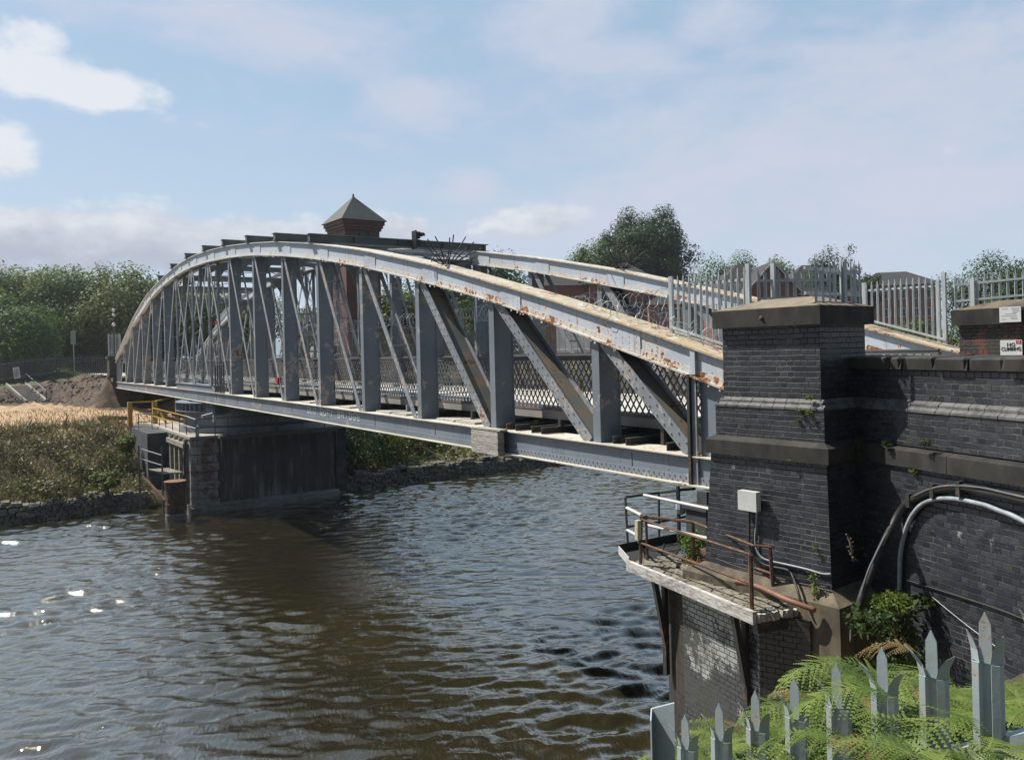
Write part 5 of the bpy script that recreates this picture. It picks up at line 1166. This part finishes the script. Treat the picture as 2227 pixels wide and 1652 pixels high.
# ------------------------------------------------------------------ vegetation
def leaf_quads(C, size, up_bias=.3, aspect=.6, rs=nrs, outward=None):
    n = len(C); N = rs.randn(n,3); N[:,2] = np.abs(N[:,2])+up_bias
    if outward is not None: N = rs.randn(n,3)*.5 + outward*1.1; N[:,2] += .25
    N /= np.linalg.norm(N,axis=1)[:,None]
    A = rs.randn(n,3); U_ = np.cross(N, A); U_ /= np.linalg.norm(U_,axis=1)[:,None]; V_ = np.cross(N, U_)
    s = (size*(.6+.8*rs.rand(n)))[:,None]; U_ = U_*s; V_ = V_*s*aspect
    return np.stack([C-U_, C-V_*.9, C+U_, C+V_*.9], 1)
def crown_points(rs, c, rad, nclump, nleaf, cr=.32, flat=.35, shell=.55):
    c = np.array(c); rad = np.array(rad); D_ = rs.randn(nclump,3); D_ /= np.linalg.norm(D_,axis=1)[:,None]
    D_[:,2] = np.where(D_[:,2] < -flat, -flat*rs.rand(nclump), D_[:,2]); rr = shell + (1-shell)*rs.rand(nclump)
    CC = c + D_*rad*rr[:,None]; w = .5+rs.rand(nclump); k = rs.choice(nclump, nleaf, p=w/w.sum())
    Q = rs.randn(nleaf,3); Q /= np.linalg.norm(Q,axis=1)[:,None]; R_ = (rs.rand(nleaf)**.45)[:,None]
    return CC[k] + Q*R_*rad.min()*cr*(w[k][:,None]*.9+.3), CC, Q*.75+D_[k]*.45
def tree(name, label, base, h, rad, mat, nclump=26, nleaf=5000, leaf=.2, group=None, seed=1, cr=.32, cz=None, trunk=.25, shell=.55, cat='tree', flat=.5):
    rs = np.random.RandomState(seed); base = Vector(base); rt = root(name, base, label, cat, group)
    c = (base.x, base.y, base.z + (cz if cz else h - rad[2]*.95)); P_, CC, OW = crown_points(rs, c, rad, nclump, nleaf, cr, flat, shell)
    me = quads_mesh('crown', leaf_quads(P_, leaf, rs=rs, outward=OW), mat, tuple(base)); o = bpy.data.objects.new('crown', me); col.objects.link(o); o.parent = rt
    mb = MB(); top = Vector(c); mb.tube([base-UP*.5, base.lerp(top,.4)+Vector((trunk*.4,0,0)), base.lerp(top,.8), top+UP*rad[2]*.4], [trunk, trunk*.75, trunk*.5, trunk*.15], 7)
    for q in CC[:9]:
        a = base.lerp(top, rs.uniform(.35,.85)); mb.tube([a, a.lerp(Vector(q),.5)+UP*.15*h*.1, Vector(q)], [trunk*.35, trunk*.2, trunk*.06], 5)
    part('trunk', mb, M['bark'], rt); return rt
def tpx(px, py_top, py_base_z, d): # helper: point on the ground under a picture column, and crown top height
    p = at(px*S, py_top*S, d); return Vector((p.x, p.y, py_base_z)), p.z - py_base_z
TG = 'trees of the far bank wood'
spec = [   # column, top row, distance, crown half width, material, label
 (-40,600,98,7.0,'leaf_mid','leftmost round mid green tree of the far bank wood, cut by the left edge'),
 (45,583,100,5.6,'leaf_olive','olive topped tall tree second from the left edge'),
 (120,598,108,5.0,'leaf_mid','mid green tree in the dip between the two tall left crowns'),
 (165,590,98,4.8,'leaf_mid','broad mid green tree left of the slim leaning treetop'),
 (222,575,103,2.6,'leaf_dark','slim dark treetop rising above the left wood'),
 (262,606,96,5.0,'leaf_olive','yellowish green tree just left of the bridge arch'),
 (318,610,101,4.6,'leaf_mid','green tree directly behind the lower curve of the bridge arch'),
 (375,625,104,5.0,'leaf_mid','green tree behind the left truss posts'),
 (440,640,106,5.0,'leaf_olive','olive tree showing through the left truss panels'),
 (515,650,108,5.0,'leaf_mid','green tree glimpsed through the crossed bracing'),
 (100,668,106,4.6,'leaf_dark','dark lower tree under the left wood canopy'),
 (200,660,106,5.0,'leaf_mid','middle tier green tree behind the camera mast'),
 (275,690,105,4.4,'leaf_olive','lower olive tree right of the camera mast'),
]
for i, (px, py, d, hw, m, lab) in enumerate(spec):
    b_, h = tpx(px, py, -.4, d); slim = hw < 3
    tree('deciduous_tree', lab, b_, h, (hw, hw, h*.5), M[m], nclump=18 if slim else 46, nleaf=5000 if slim else 22000, leaf=.19, group=TG, seed=40+i, cr=.4 if not slim else .5, cz=h*.52, flat=.9)
b_, h = tpx(18, 655, -2.2, 86); tree('bushy_tree', 'big blue green bushy tree overhanging the palisade at the left edge', b_, h, (4.0,3.6,h*.52), M['leaf_mid'], 46, 24000, .16, seed=71, cr=.42, cz=h*.47, flat=1.)
b_, h = tpx(66, 695, -2.2, 88); tree('bushy_tree', 'rounded green bush tree right of the left edge tree, above the fence', b_, h, (2.6,2.6,h*.5), M['leaf_mid'], 30, 8000, .14, seed=72, cr=.42, cz=h*.45, flat=1.)
for i,(px,py,d,hw,lab) in enumerate(((150,742,104,3.6,'dark shrub under the left wood behind the palisade fence'),)):
    b_, h = tpx(px,py,-1.8,d); tree('shrub', lab, b_, h, (hw,2,h*.6), M['leaf_dark'], 20, 2200, .22, seed=80+i, cz=h*.45, flat=1., trunk=.1, cat='shrub')
BG = 'trees beyond the bridge'
spec2 = [
 (895,640,75,4.5,'leaf_green','bright green tree right of the control tower seen between truss posts'),
 (985,600,92,5.0,'leaf_mid','green tree behind the crossing white chords'),
 (1075,575,100,5.0,'leaf_dark','dark tree under the far white chord'),
 (700,680,88,4.0,'leaf_green','green tree low behind the control tower'),
 (810,650,90,4.0,'leaf_mid','tree between the control tower and the bright green tree'),
 (1290,530,125,4.2,'leaf_mid','small round green tree on the left flank of the big dark tree'),
 (1560,574,150,5.0,'leaf_mid','round green treetop above the white chord, between big tree and palisade'),
 (1650,562,150,5.5,'leaf_mid','wider green treetop behind the first palisade section'),
 (1712,572,140,4.2,'leaf_olive','olive treetop behind the wide palisade post'),
 (2130,566,60,2.6,'leaf_dark','dark round tree behind the palisade of the gate pillar'),
 (2195,585,58,2.0,'leaf_dark','loose dark tree at the right edge behind the pillar palisade'),
]
for i, (px, py, d, hw, m, lab) in enumerate(spec2):
    b_, h = tpx(px, py, -2, d); tree('deciduous_tree', lab, b_, h, (hw, hw, min(h*.5, hw*1.25)), M[m], nclump=36, nleaf=15000, leaf=.2 if d > 70 else .085, group=BG, seed=140+i, cr=.38, flat=.9)
# the big broken crowned tree
b_, h = tpx(1400, 447, -3, 130); tree('big_tree', 'largest tree, tall and dark with an open ragged crown above the far chord', b_, h, (8.2, 7, 7.6), M['leaf_dark'], 90, 52000, .19, seed=201, cr=.22, cz=h-8.4, trunk=.5, shell=.35, flat=1.)
b_, h = tpx(1400, 520, -3, 129); tree('big_tree', 'lower skirt of dark foliage at the foot of the largest tree', b_, h, (7.6, 6, 5.5), M['leaf_dark'], 44, 20000, .2, seed=202, cr=.32, trunk=.3)
b_, h = tpx(1812, 532, -2, 62); tree('ragged_tree', 'dark ragged tree poking over the palisade cluster on the tower cap', b_, h, (2.1,2.0,2.4), M['leaf_dark'], 34, 5200, .075, seed=210, cr=.28, shell=.3)
b_, h = tpx(1885, 560, -2, 64); tree('ragged_tree', 'thin leaning dark branch tree left of the apartment roof', b_, h, (1.3,1.3,2.6), M['leaf_dark'], 18, 2000, .075, seed=211, cr=.32, shell=.3)
for i, (px, py, d, hw, lab, m) in enumerate(((2060,665,30,1.0,'yellow green shrub behind the end of the slanting palisade','leaf_green'),(1985,690,34,1.2,'low green shrub under the apartment block behind the palisade','leaf_green'),(1920,688,36,1.1,'dark low shrub beside the tower right edge behind the palisade','leaf_mid'))):
    b_, h = tpx(px,py,-1.6,d); tree('shrub', lab, b_, h, (hw,hw,h*.55), M[m], 16, 1500, .06, seed=230+i, cz=h*.5, flat=1., trunk=.05, cat='shrub')

# bank scrub: uncountable ground cover on both slopes
def scrub(name, n, sr, tr, hmax, size, mat, seed, dens=None):
    rs = np.random.RandomState(seed); s = rs.uniform(*sr, n*2); t = rs.uniform(*tr, n*2)
    f = np.sin(s*1.3+t*.9)*np.sin(t*1.7-s*.6+2)+.6*np.sin(t*3.1+s*2.2)
    keep = rs.rand(n*2) < .32+.34*f; s, t, f = s[keep], t[keep], f[keep]
    z = hfar(s,t) + rs.rand(len(s))**1.5*hmax*(.45+.45*np.clip(f,-.6,1.2))*(1-.6*sm(s,40.5,44))
    P_ = np.stack([EB.x*(S0+s)+NB.x*(T0+t), EB.y*(S0+s)+NB.y*(T0+t), z],1)
    me = quads_mesh(name, leaf_quads(P_, size, .1, .55, rs), M[mat]); o = bpy.data.objects.new(name, me); col.objects.link(o); o['kind'] = 'stuff'; return o
scrub('scrub', 21000, (35.75,46.5), (-22,-2.2), 1.35, .10, 'leaf_scrub', 3); scrub('scrub', 3000, (36.2,45), (-22,-2.4), .9, .11, 'leaf_blue', 4); scrub('scrub', 3600, (35.7,40), (-22,-2.2), 1.0, .12, 'leaf_green', 5)
scrub('scrub', 10000, (33.8,42), (7.2,32), 1.3, .11, 'leaf_scrub', 6); scrub('scrub', 7000, (34.2,41), (7.2,32), 1.5, .12, 'leaf_green', 7)
def blades(name, n, sr, tr, h, mat, seed):
    rs = np.random.RandomState(seed); s = rs.uniform(*sr,n); t = rs.uniform(*tr,n); z = hfar(s,t)
    P_ = np.stack([EB.x*(S0+s)+NB.x*(T0+t), EB.y*(S0+s)+NB.y*(T0+t), z],1); a = rs.rand(n)*6.28; w = .02; hh = h*(.4+rs.rand(n))
    side = np.stack([np.cos(a)*w, np.sin(a)*w, 0*a],1); lean = np.stack([rs.randn(n)*.35*hh, rs.randn(n)*.35*hh, hh],1)
    me = quads_mesh(name, np.stack([P_-side, P_+side, P_+lean*.6+side*.6, P_+lean],1), M[mat]); o = bpy.data.objects.new(name, me); col.objects.link(o); o['kind'] = 'stuff'
blades('dry_grass', 8500, (36,47), (-22,-2), .65, 'dry_tuft', 8); blades('dry_grass', 5000, (44,64), (-22,1), .22, 'dry_tuft', 9)
SB = 'bushes on the scrub bank'
for i, (px, py, d, hw, hh, m, lab) in enumerate(((90,955,46,1.3,1.3,'leaf_blue','blue green bush at the top of the scrub bank, left of the slim weed'),(160,950,47,.9,1.2,'leaf_blue','small dark blue green bush at the bank top near the dry grass'),(25,960,45,1.1,1.1,'leaf_mid','green bush at the left edge of the scrub bank'),(235,1045,40,.8,.7,'leaf_green','yellow green bramble low on the bank above the stone wall'),(130,1060,40,.9,.8,'leaf_scrub','straggly olive bush halfway down the scrub bank'),(275,965,44,.5,.8,'leaf_green','light green shrub beside the dark side wall of the pier'))):
    p = at(px*S, py*S, d); b_ = Vector((p.x,p.y,p.z-hh*.5)); tree('bush', lab, b_, hh, (hw,hw,hh*.55), M[m], 16, 1300, .07, SB, 300+i, .45, hh*.5, .04, cat='bush', flat=1.)
RB = 'bushes on the right bank'
for i, (px, py, d, hw, hh, m, lab) in enumerate(((790,965,47,1.5,3.0,'leaf_dark','tall dark green bush against the right side of the pier'),(840,955,49,1.1,2.2,'leaf_green','bright green bush next to the dark pier bush'),(900,960,51,1.4,1.6,'leaf_scrub','yellowing bush in the middle of the right bank'),(945,975,52,1.0,1.5,'leaf_green','yellow green bush under the near end of the lettering'),(1005,975,54,1.1,1.5,'leaf_mid','green bush at the right end of the bank, above the stone wall'))):
    p = at(px*S, py*S, d); b_ = Vector((p.x,p.y,p.z-hh*.5)); tree('bush', lab, b_, hh, (hw,hw,hh*.55), M[m], 18, 1900, .085, RB, 320+i, .45, hh*.5, .05, cat='bush', flat=1.)
# slim weed stems on the bank top
for px, py0, py1, lab in ((145,925,905,'tall thin dry weed stalk standing on the bank top'),):
    b_ = at(px*S,(py0+20)*S,46); t_ = at(px*S,(py1-5)*S,46); mb = MB(); mb.tube([b_, b_.lerp(t_,.5), t_], [.03,.02,.008], 5)
    for k in range(14): q = b_.lerp(t_,.3+.05*k); mb.bar(q, q+Vector((rnd.uniform(-.25,.25),rnd.uniform(-.2,.2),.15)), .03, .012)
    thing('weed_stalk', mb, M['bark'], lab, 'weed')

# small plants rooted in the masonry
def tuft(name, label, c, r, n, size, mat, cat='plant', flatten=.8, group=None, stems=0):
    rs = np.random.RandomState(int(abs(c[0]*977+c[2]*331)*10)%99999); Q = rs.randn(n,3); Q /= np.linalg.norm(Q,axis=1)[:,None]; P_ = np.array(c)+Q*(rs.rand(n)**.5)[:,None]*np.array([r,r,r*flatten])
    rt = root(name, Vector(c)-UP*r*flatten, label, cat, group); me = quads_mesh('leaves', leaf_quads(P_, size, .2, .55, rs), M[mat], tuple(rt.location)); o = bpy.data.objects.new('leaves', me); col.objects.link(o); o.parent = rt
    if stems:
        mb = MB(); b_ = Vector(c)-UP*r*flatten
        for k in range(stems): q = Vector(P_[k]); mb.tube([b_+Vector((rs.randn()*r*.15,rs.randn()*r*.15,0)), b_.lerp(q,.5)+UP*.02, q], .004, 4)
        part('stem', mb, M['dry_tuft'], rt)
    return rt
TW = 'moss and fern tufts on the tower'
tuft('moss_tuft', 'small green tuft growing on the upper splayed bricks of the tower', onfront(2500+1187/2.754,1000+1212/2.754,-.1), .05, 90, .014, 'fern_leaf', group=TW)
tuft('moss_tuft', 'left one of the three tufts under the splayed bricks of the tower', onfront(2500+1090/2.754,1000+1340/2.754,-.12), .055, 90, .015, 'leaf_green', group=TW)
tuft('moss_tuft', 'right one of the three tufts under the splayed bricks of the tower', onfront(2500+1178/2.754,1000+1355/2.754,-.12), .05, 80, .015, 'fern_leaf', group=TW)
tuft('moss_tuft', 'lowest thin tuft hanging below the splayed bricks of the tower', onfront(2500+1065/2.754,1000+1440/2.754,-.11), .035, 40, .014, 'leaf_green', group=TW)
tuft('moss_tuft', 'tiny tuft at the joint under the stone band of the tower', onfront(*g4(1665,255),-.2), .03, 40, .013, 'fern_leaf', group=TW)
tuft('moss_tuft', 'tiny bright tuft on the lower right of the tower front', onfront(*g4(1872,960),-.22), .04, 50, .014, 'fern_leaf', group=TW)
WGp = 'plants in the shaded corner of the wing wall'
tuft('wall_fern', 'dark fern hanging in the corner where the tower meets the stone band', onwing(*g5(885,170),.25), .11, 160, .022, 'leaf_dark', flatten=1.6, group=WGp)
tuft('wall_fern', 'small dark fern on the stone band just right of the corner', onwing(*g5(1100,125),.23), .06, 70, .02, 'leaf_dark', group=WGp)
tuft('wall_fern', 'pair of dark green sprigs on the stone band near the shadow edge', onwing(*g5(1415,110),.23), .07, 80, .02, 'leaf_dark', group=WGp)
tuft('wall_fern', 'pale yellow green sprig under the stone band of the wing wall', onwing(*g5(1325,335),.18), .06, 60, .02, 'leaf_green', group=WGp)
tuft('dry_weeds', 'clump of tan and green dry weeds on the platform against the tower foot', atz(*g4(915,1040),ZP)+UP*.22+E1*.0, .26, 800, .026, 'fern_leaf', 'weeds', .9, None, 40)
tuft('dry_weeds', 'low brown dead weeds trailing over the platform flags', atz(*g4(905,1085),ZP)+UP*.06, .22, 260, .025, 'fern_brown', 'weeds', .25)
b_ = atz(*g4(1910,1440),ZP); mbw = root('tall_weed', b_, 'tall spindly green weed rooted at the end of the rusty platform beam', 'weed')
mb = MB(); top = at(*g4(1850,1150), b_.y); mb.tube([b_, b_.lerp(top,.5)+E2*.03, top], [.008,.006,.003], 5); b2 = at(*g4(1815,1240), b_.y); mb.tube([b_, b_.lerp(b2,.5), b2], [.006,.005,.003], 5); part('stem', mb, M['dry_tuft'], mbw)
P_ = np.array([tuple(b_.lerp(top, rnd.random()**.7)+Vector((rnd.gauss(0,.03),rnd.gauss(0,.03),0))) for k in range(110)] + [tuple(b_+Vector((rnd.gauss(0,.06),rnd.gauss(0,.05),rnd.gauss(-.08,.12)))) for k in range(130)]); me = quads_mesh('leaves', leaf_quads(P_, .024), M['fern_leaf'], tuple(b_)); o = bpy.data.objects.new('leaves', me); col.objects.link(o); o.parent = mbw
cb_ = ow(1190,1440,.5)
tuft('bramble_bush', 'dark leafed bramble bush at the foot of the wing wall corner, below the pale conduit', cb_-UP*.12, .27, 250, .042, 'bramble_leaf', 'bush', 1.25, None, 22)
tuft('flowering_weed', 'pale green flowering weed spike catching the sun over the bramble', ow(1150,1385,.72), .23, 620, .024, 'fern_leaf', 'weed', .55, None, 12)
tuft('bramble_bush', 'low dark shrub between the cable bundle and the ferns', ow(960,1540,1.1), .26, 200, .045, 'bramble_leaf', 'bush', .7)
tuft('bramble_bush', 'dark leaves filling the shaded foot of the wing wall above the ferns', ow(1230,1650,.7)-UP*.25, .36, 300, .045, 'bramble_leaf', 'bush', .8)
tuft('bramble_bush', 'trailing bramble shoots right of the conduit on the wing wall', ow(1390,1375,.25), .16, 130, .035, 'bramble_leaf', 'bush', .5)
b_ = ow(820,1010,1.15); mb = MB(); mb.tube([ow(795,860,1.1), ow(820,930,1.1), ow(835,1050,1.1)], .01, 4); [mb.bar(ow(800+i*3,870+i*14,1.1), ow(800+i*3,870+i*14,1.1)+Vector((rnd.uniform(-.05,.05),rnd.uniform(-.03,.03),rnd.uniform(-.02,.06))), .02, .012) for i in range(14)]
thing('dead_weed', mb, M['plinth_stone'], 'pale dead weed stalk on the shaded side of the tower', 'weed')

# bracken fronds
def frond(V, base, az, L, rise, droop, rs, width=.42):
    d = np.array([math.cos(az), math.sin(az), 0]); s_ = np.array([-math.sin(az), math.cos(az), 0]); N_ = 16; pts = []
    for i in range(N_+1):
        t = i/N_; pts.append(np.array(base) + d*L*(t*.95) + np.array([0,0,1])*L*(rise*t - droop*t*t))
    for i in range(N_):
        a, b2 = pts[i], pts[i+1]; sd = s_*.0035*(1-i/N_*.6); V.append((a-sd, a+sd, b2+sd, b2-sd))
    for i in range(2, N_+1):
        t = i/N_; p = pts[i]; tg = pts[i]-pts[i-1]; tg = tg/np.linalg.norm(tg); nz = np.cross(s_, tg)*-1
        pl_ = L*width*(math.sin(min(1,(1-t)*1.12+.02)*math.pi*.5)**.9)*(.75 if i < 4 else 1)*(1-.25*(t<.25))
        for sg in (-1,1):
            pd = s_*sg*.88 + tg*.42 + nz*(.10*rs.randn()-.12); pd /= np.linalg.norm(pd); m = max(3, int(pl_/(L*.036)))
            pw_ = np.cross(pd, nz); pw_ /= np.linalg.norm(pw_)
            V.append((p-pw_*.0015, p+pw_*.0015, p+pd*pl_, p+pd*pl_))
            for j in range(m):
                u = (j+.6)/m; q = p + pd*pl_*u - nz*0 + np.array([0,0,-1])*pl_*.16*u*u; ln = L*.060*(1-.75*u)*(.7+.3*math.sin(t*9)); wd = pl_/m*.42
                for s2 in (-1,1):
                    e = q + (pw_*s2*.93 + pd*.35)*ln - nz*ln*.12; V.append((q-pd*wd, q+pd*wd, e+pd*wd*.45, e-pd*wd*.15))
def ytop(px): return float(np.interp(px, [1490,1560,1620,1700,1780,1850,1900,1960,2010,2060,2130,2227,2300], [1625,1575,1545,1520,1480,1425,1470,1450,1440,1470,1490,1478,1470]))
def fdepth(px): return float(np.interp(px, [1440,1491,1643,1821,2026,2143,2300], [2.8,2.70,2.5,2.33,2.15,2.06,1.95]))
rs = np.random.RandomState(77); V = []; VB = []
for k in range(640):
    px = rs.uniform(1495, 2330); yt = ytop(px); f = rs.rand()**.8; d = fdepth(px) + (rs.uniform(.12,1.5) if rs.rand() < .76 else -rs.uniform(.1,.45)*(.4+.6*(px>1700)))
    back = d - fdepth(px); py = yt + 34 + f*225 + (120 if back < 0 else 0)
    L = rs.uniform(.15,.28)*(d/2.4)**.5; az = rs.choice([rs.uniform(-.6,.9), rs.uniform(2.3,3.8), rs.uniform(3.8,6.0)]); b0 = at(px*S, py*S, d)
    (frond)(VB if rs.rand() < .07 else V, (b0.x, b0.y, b0.z), az, L, rs.uniform(.35,.75), rs.uniform(.45,.8), rs)
for k in range(90):
    px = rs.uniform(1880, 2360); d = rs.uniform(3.3, 6.2); b0 = at(px*S, (1518+60*rs.rand()-10*(d-3.3))*S, d); az = rs.uniform(0, 6.28)
    frond(VB if rs.rand() < .15 else V, (b0.x, b0.y, b0.z), az, rs.uniform(.32,.55), rs.uniform(.2,.5), rs.uniform(.4,.7), rs)
def stuff(name, V, mat): me = quads_mesh(name, np.array(V), M[mat]); o = bpy.data.objects.new(name, me); col.objects.link(o); o['kind'] = 'stuff'; return o
stuff('bracken', V, 'fern_leaf'); stuff('bracken', VB, 'fern_brown')
# undergrowth below the fronds so that the bank is not bare
rs = np.random.RandomState(78); Pq = []
for k in range(15000):
    px = rs.uniform(1470,2400); d = fdepth(px)+rs.uniform(.1,1.1); py = ytop(px)+75+rs.rand()*260; p = at(px*S,py*S,d); Pq.append((p.x,p.y,p.z-.02))
me = quads_mesh('undergrowth', leaf_quads(np.array(Pq), .02, .3, .4, rs), M['leaf_dark']); o = bpy.data.objects.new('undergrowth', me); col.objects.link(o); o['kind'] = 'stuff'
FP = 'single bracken fronds standing out of the mass'
for px, py, d, az, L, lab, m in ((1895,1440,2.75,3.0,.36,'long arching green frond left of the slim pale, above the ferns','fern_leaf'),(2005,1400,2.9,2.4,.26,'brown tipped curled frond behind the fifth pale','fern_brown'),(2080,1450,2.62,3.4,.34,'feathery green frond across the foot of the second largest pale','fern_leaf'),(2140,1545,1.95,3.5,.30,'wide frond lying in front of the largest pale','fern_leaf'),(1960,1500,2.1,2.9,.30,'drooping frond crossing the middle pales','fern_leaf')):
    V = []; b0 = at(px*S,(py+25)*S,d); frond(V, tuple(b0), az, L, .55, .8, rs); rt = root('fern_frond', b0, lab, 'fern', FP); me = quads_mesh('leaf', np.array(V), M[m], tuple(b0)); o = bpy.data.objects.new('leaf', me); col.objects.link(o); o.parent = rt

# ------------------------------------------------------------------ sky, sun
w = bpy.data.worlds.new('World'); scene.world = w; w.use_nodes = True; nt = w.node_tree; nt.nodes.clear(); g = NT(nt)
SUN_AZ, SUN_EL = R(-67), R(53)
out = g.n('OutputWorld'); bg_ = g.n('Background'); g.l(bg_.outputs[0], out.inputs[0]); bg_.inputs['Strength'].default_value = .115
sky = g.n('TexSky'); sky.sky_type = 'NISHITA'; sky.sun_disc = False; sky.sun_elevation = SUN_EL; sky.sun_rotation = SUN_AZ; sky.air_density = 1.0; sky.dust_density = 1.4; sky.ozone_density = 1.6
D_ = g.n('TexCoord').outputs['Generated']; sp = g.n('SeparateXYZ'); g.l(D_, sp.inputs[0])
n1 = g.noise(g.mapped(D_, (1,1,2.2)), 7.5, 8, .55, .25); n2 = g.noise(g.mapped(D_, (1,1,1.8)), 22, 6, .6); n3 = g.noise(g.mapped(D_, (1,1,3.2)), 3.2, 6, .6, .4)
def blob(px, py, rx, ry):
    r_ = ray(px*S, py*S); v = Vector((r_[0],1,r_[1])).normalized(); df = g.vm('SUBTRACT', D_, tuple(v)).outputs[0]
    sc = g.vm('MULTIPLY', df, (1750/rx, 1750/rx*.5, 1750/ry)).outputs[0]; return g.rng(g.vm('LENGTH', sc).outputs['Value'], 0, 1.6, 1, 0)
def addup(L):
    a = L[0]
    for b in L[1:]: a = g.math('MAXIMUM', a, b)
    return a
cum = addup([blob(*b) for b in ((85,150,110,75),(170,185,120,50),(15,330,90,70),(60,525,210,85),(190,530,170,80),(330,520,150,90),(420,550,140,70),(870,495,100,38),(1170,478,130,48),(560,520,190,55))])
thin = addup([blob(*b) for b in ((600,60,330,90),(1180,40,190,70),(1360,115,190,45),(1600,330,520,230),(1900,250,330,150),(1560,50,120,60),(910,220,130,50),(1030,400,80,45),(1800,470,700,130))])
rag = g.math('ADD', g.math('MULTIPLY', n1, .62), g.math('MULTIPLY', n2, .38))
ca = g.rng(g.math('ADD', cum, g.math('MULTIPLY', rag, 2.4)), 1.52, 1.98)
ta = g.rng(g.math('ADD', g.math('MULTIPLY', thin, .62), g.math('MULTIPLY', g.math('ADD', g.math('MULTIPLY', n3, .55), g.math('MULTIPLY', rag, .45)), 3.1)), 1.5, 2.35, 0, .8)
bright = g.rng(g.math('ADD', g.math('MULTIPLY', rag, .9), g.math('MULTIPLY', sp.outputs[2], 3.2)), .72, 1.12)
hz = g.rng(sp.outputs[2], 0, .36, .75, 0)
base = g.mix(.75, sky.outputs[0], (2.85,3.95,5.1))
base = g.mix(hz, base, (4.3,4.95,5.75))
cc_ = g.mix(bright, (3.2,3.45,4.15), (5.5,5.75,6.2)); c_ = g.mix(ta, base, (4.35,4.55,5.45)); c_ = g.mix(ca, c_, cc_)
c_ = g.mix(g.rng(sp.outputs[1], -.4, .25, .8, 0), c_, (.5,.7,1.0)); c_ = g.mix(g.rng(sp.outputs[2], -.06, -.01, 1, 0), c_, (.35,.34,.30))   # unseen sky behind the camera and below the horizon darkened to weaken fill light
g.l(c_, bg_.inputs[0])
sd = bpy.data.lights.new('sun', 'SUN'); sd.energy = 5.0; sd.angle = R(.5); sd.color = (1,.945,.86); so = bpy.data.objects.new('sun', sd); col.objects.link(so)
dirv = Vector((math.sin(SUN_AZ)*math.cos(SUN_EL), math.cos(SUN_AZ)*math.cos(SUN_EL), math.sin(SUN_EL))); so.rotation_mode = 'QUATERNION'; so.rotation_quaternion = dirv.to_track_quat('Z', 'Y'); so.location = dirv*50
scene.view_settings.view_transform = 'Standard'; scene.view_settings.look = 'None'; scene.view_settings.exposure = .32; scene.view_settings.gamma = 1
scene.cycles.max_bounces = 6; scene.cycles.diffuse_bounces = 2; scene.cycles.glossy_bounces = 3; scene.cycles.transmission_bounces = 3; scene.cycles.caustics_reflective = False; scene.cycles.caustics_refractive = False
# ------------------------------------------------------------------ haze
mb = MB(); mb.box(lambda a,b,z: Vector((a,b,z)), -260, 340, -30, 420, -9.2, 22)
hzm = bpy.data.materials.new('haze_air'); hzm.use_nodes = True; nt = hzm.node_tree; nt.nodes.clear(); o_ = nt.nodes.new('ShaderNodeOutputMaterial'); v_ = nt.nodes.new('ShaderNodeVolumePrincipled')
v_.inputs['Color'].default_value = (.86,.93,1,1); v_.inputs['Density'].default_value = .0003; v_.inputs['Anisotropy'].default_value = .35; nt.links.new(v_.outputs[0], o_.inputs['Volume'])
thing('haze', mb, hzm, kind='stuff', uv=False)
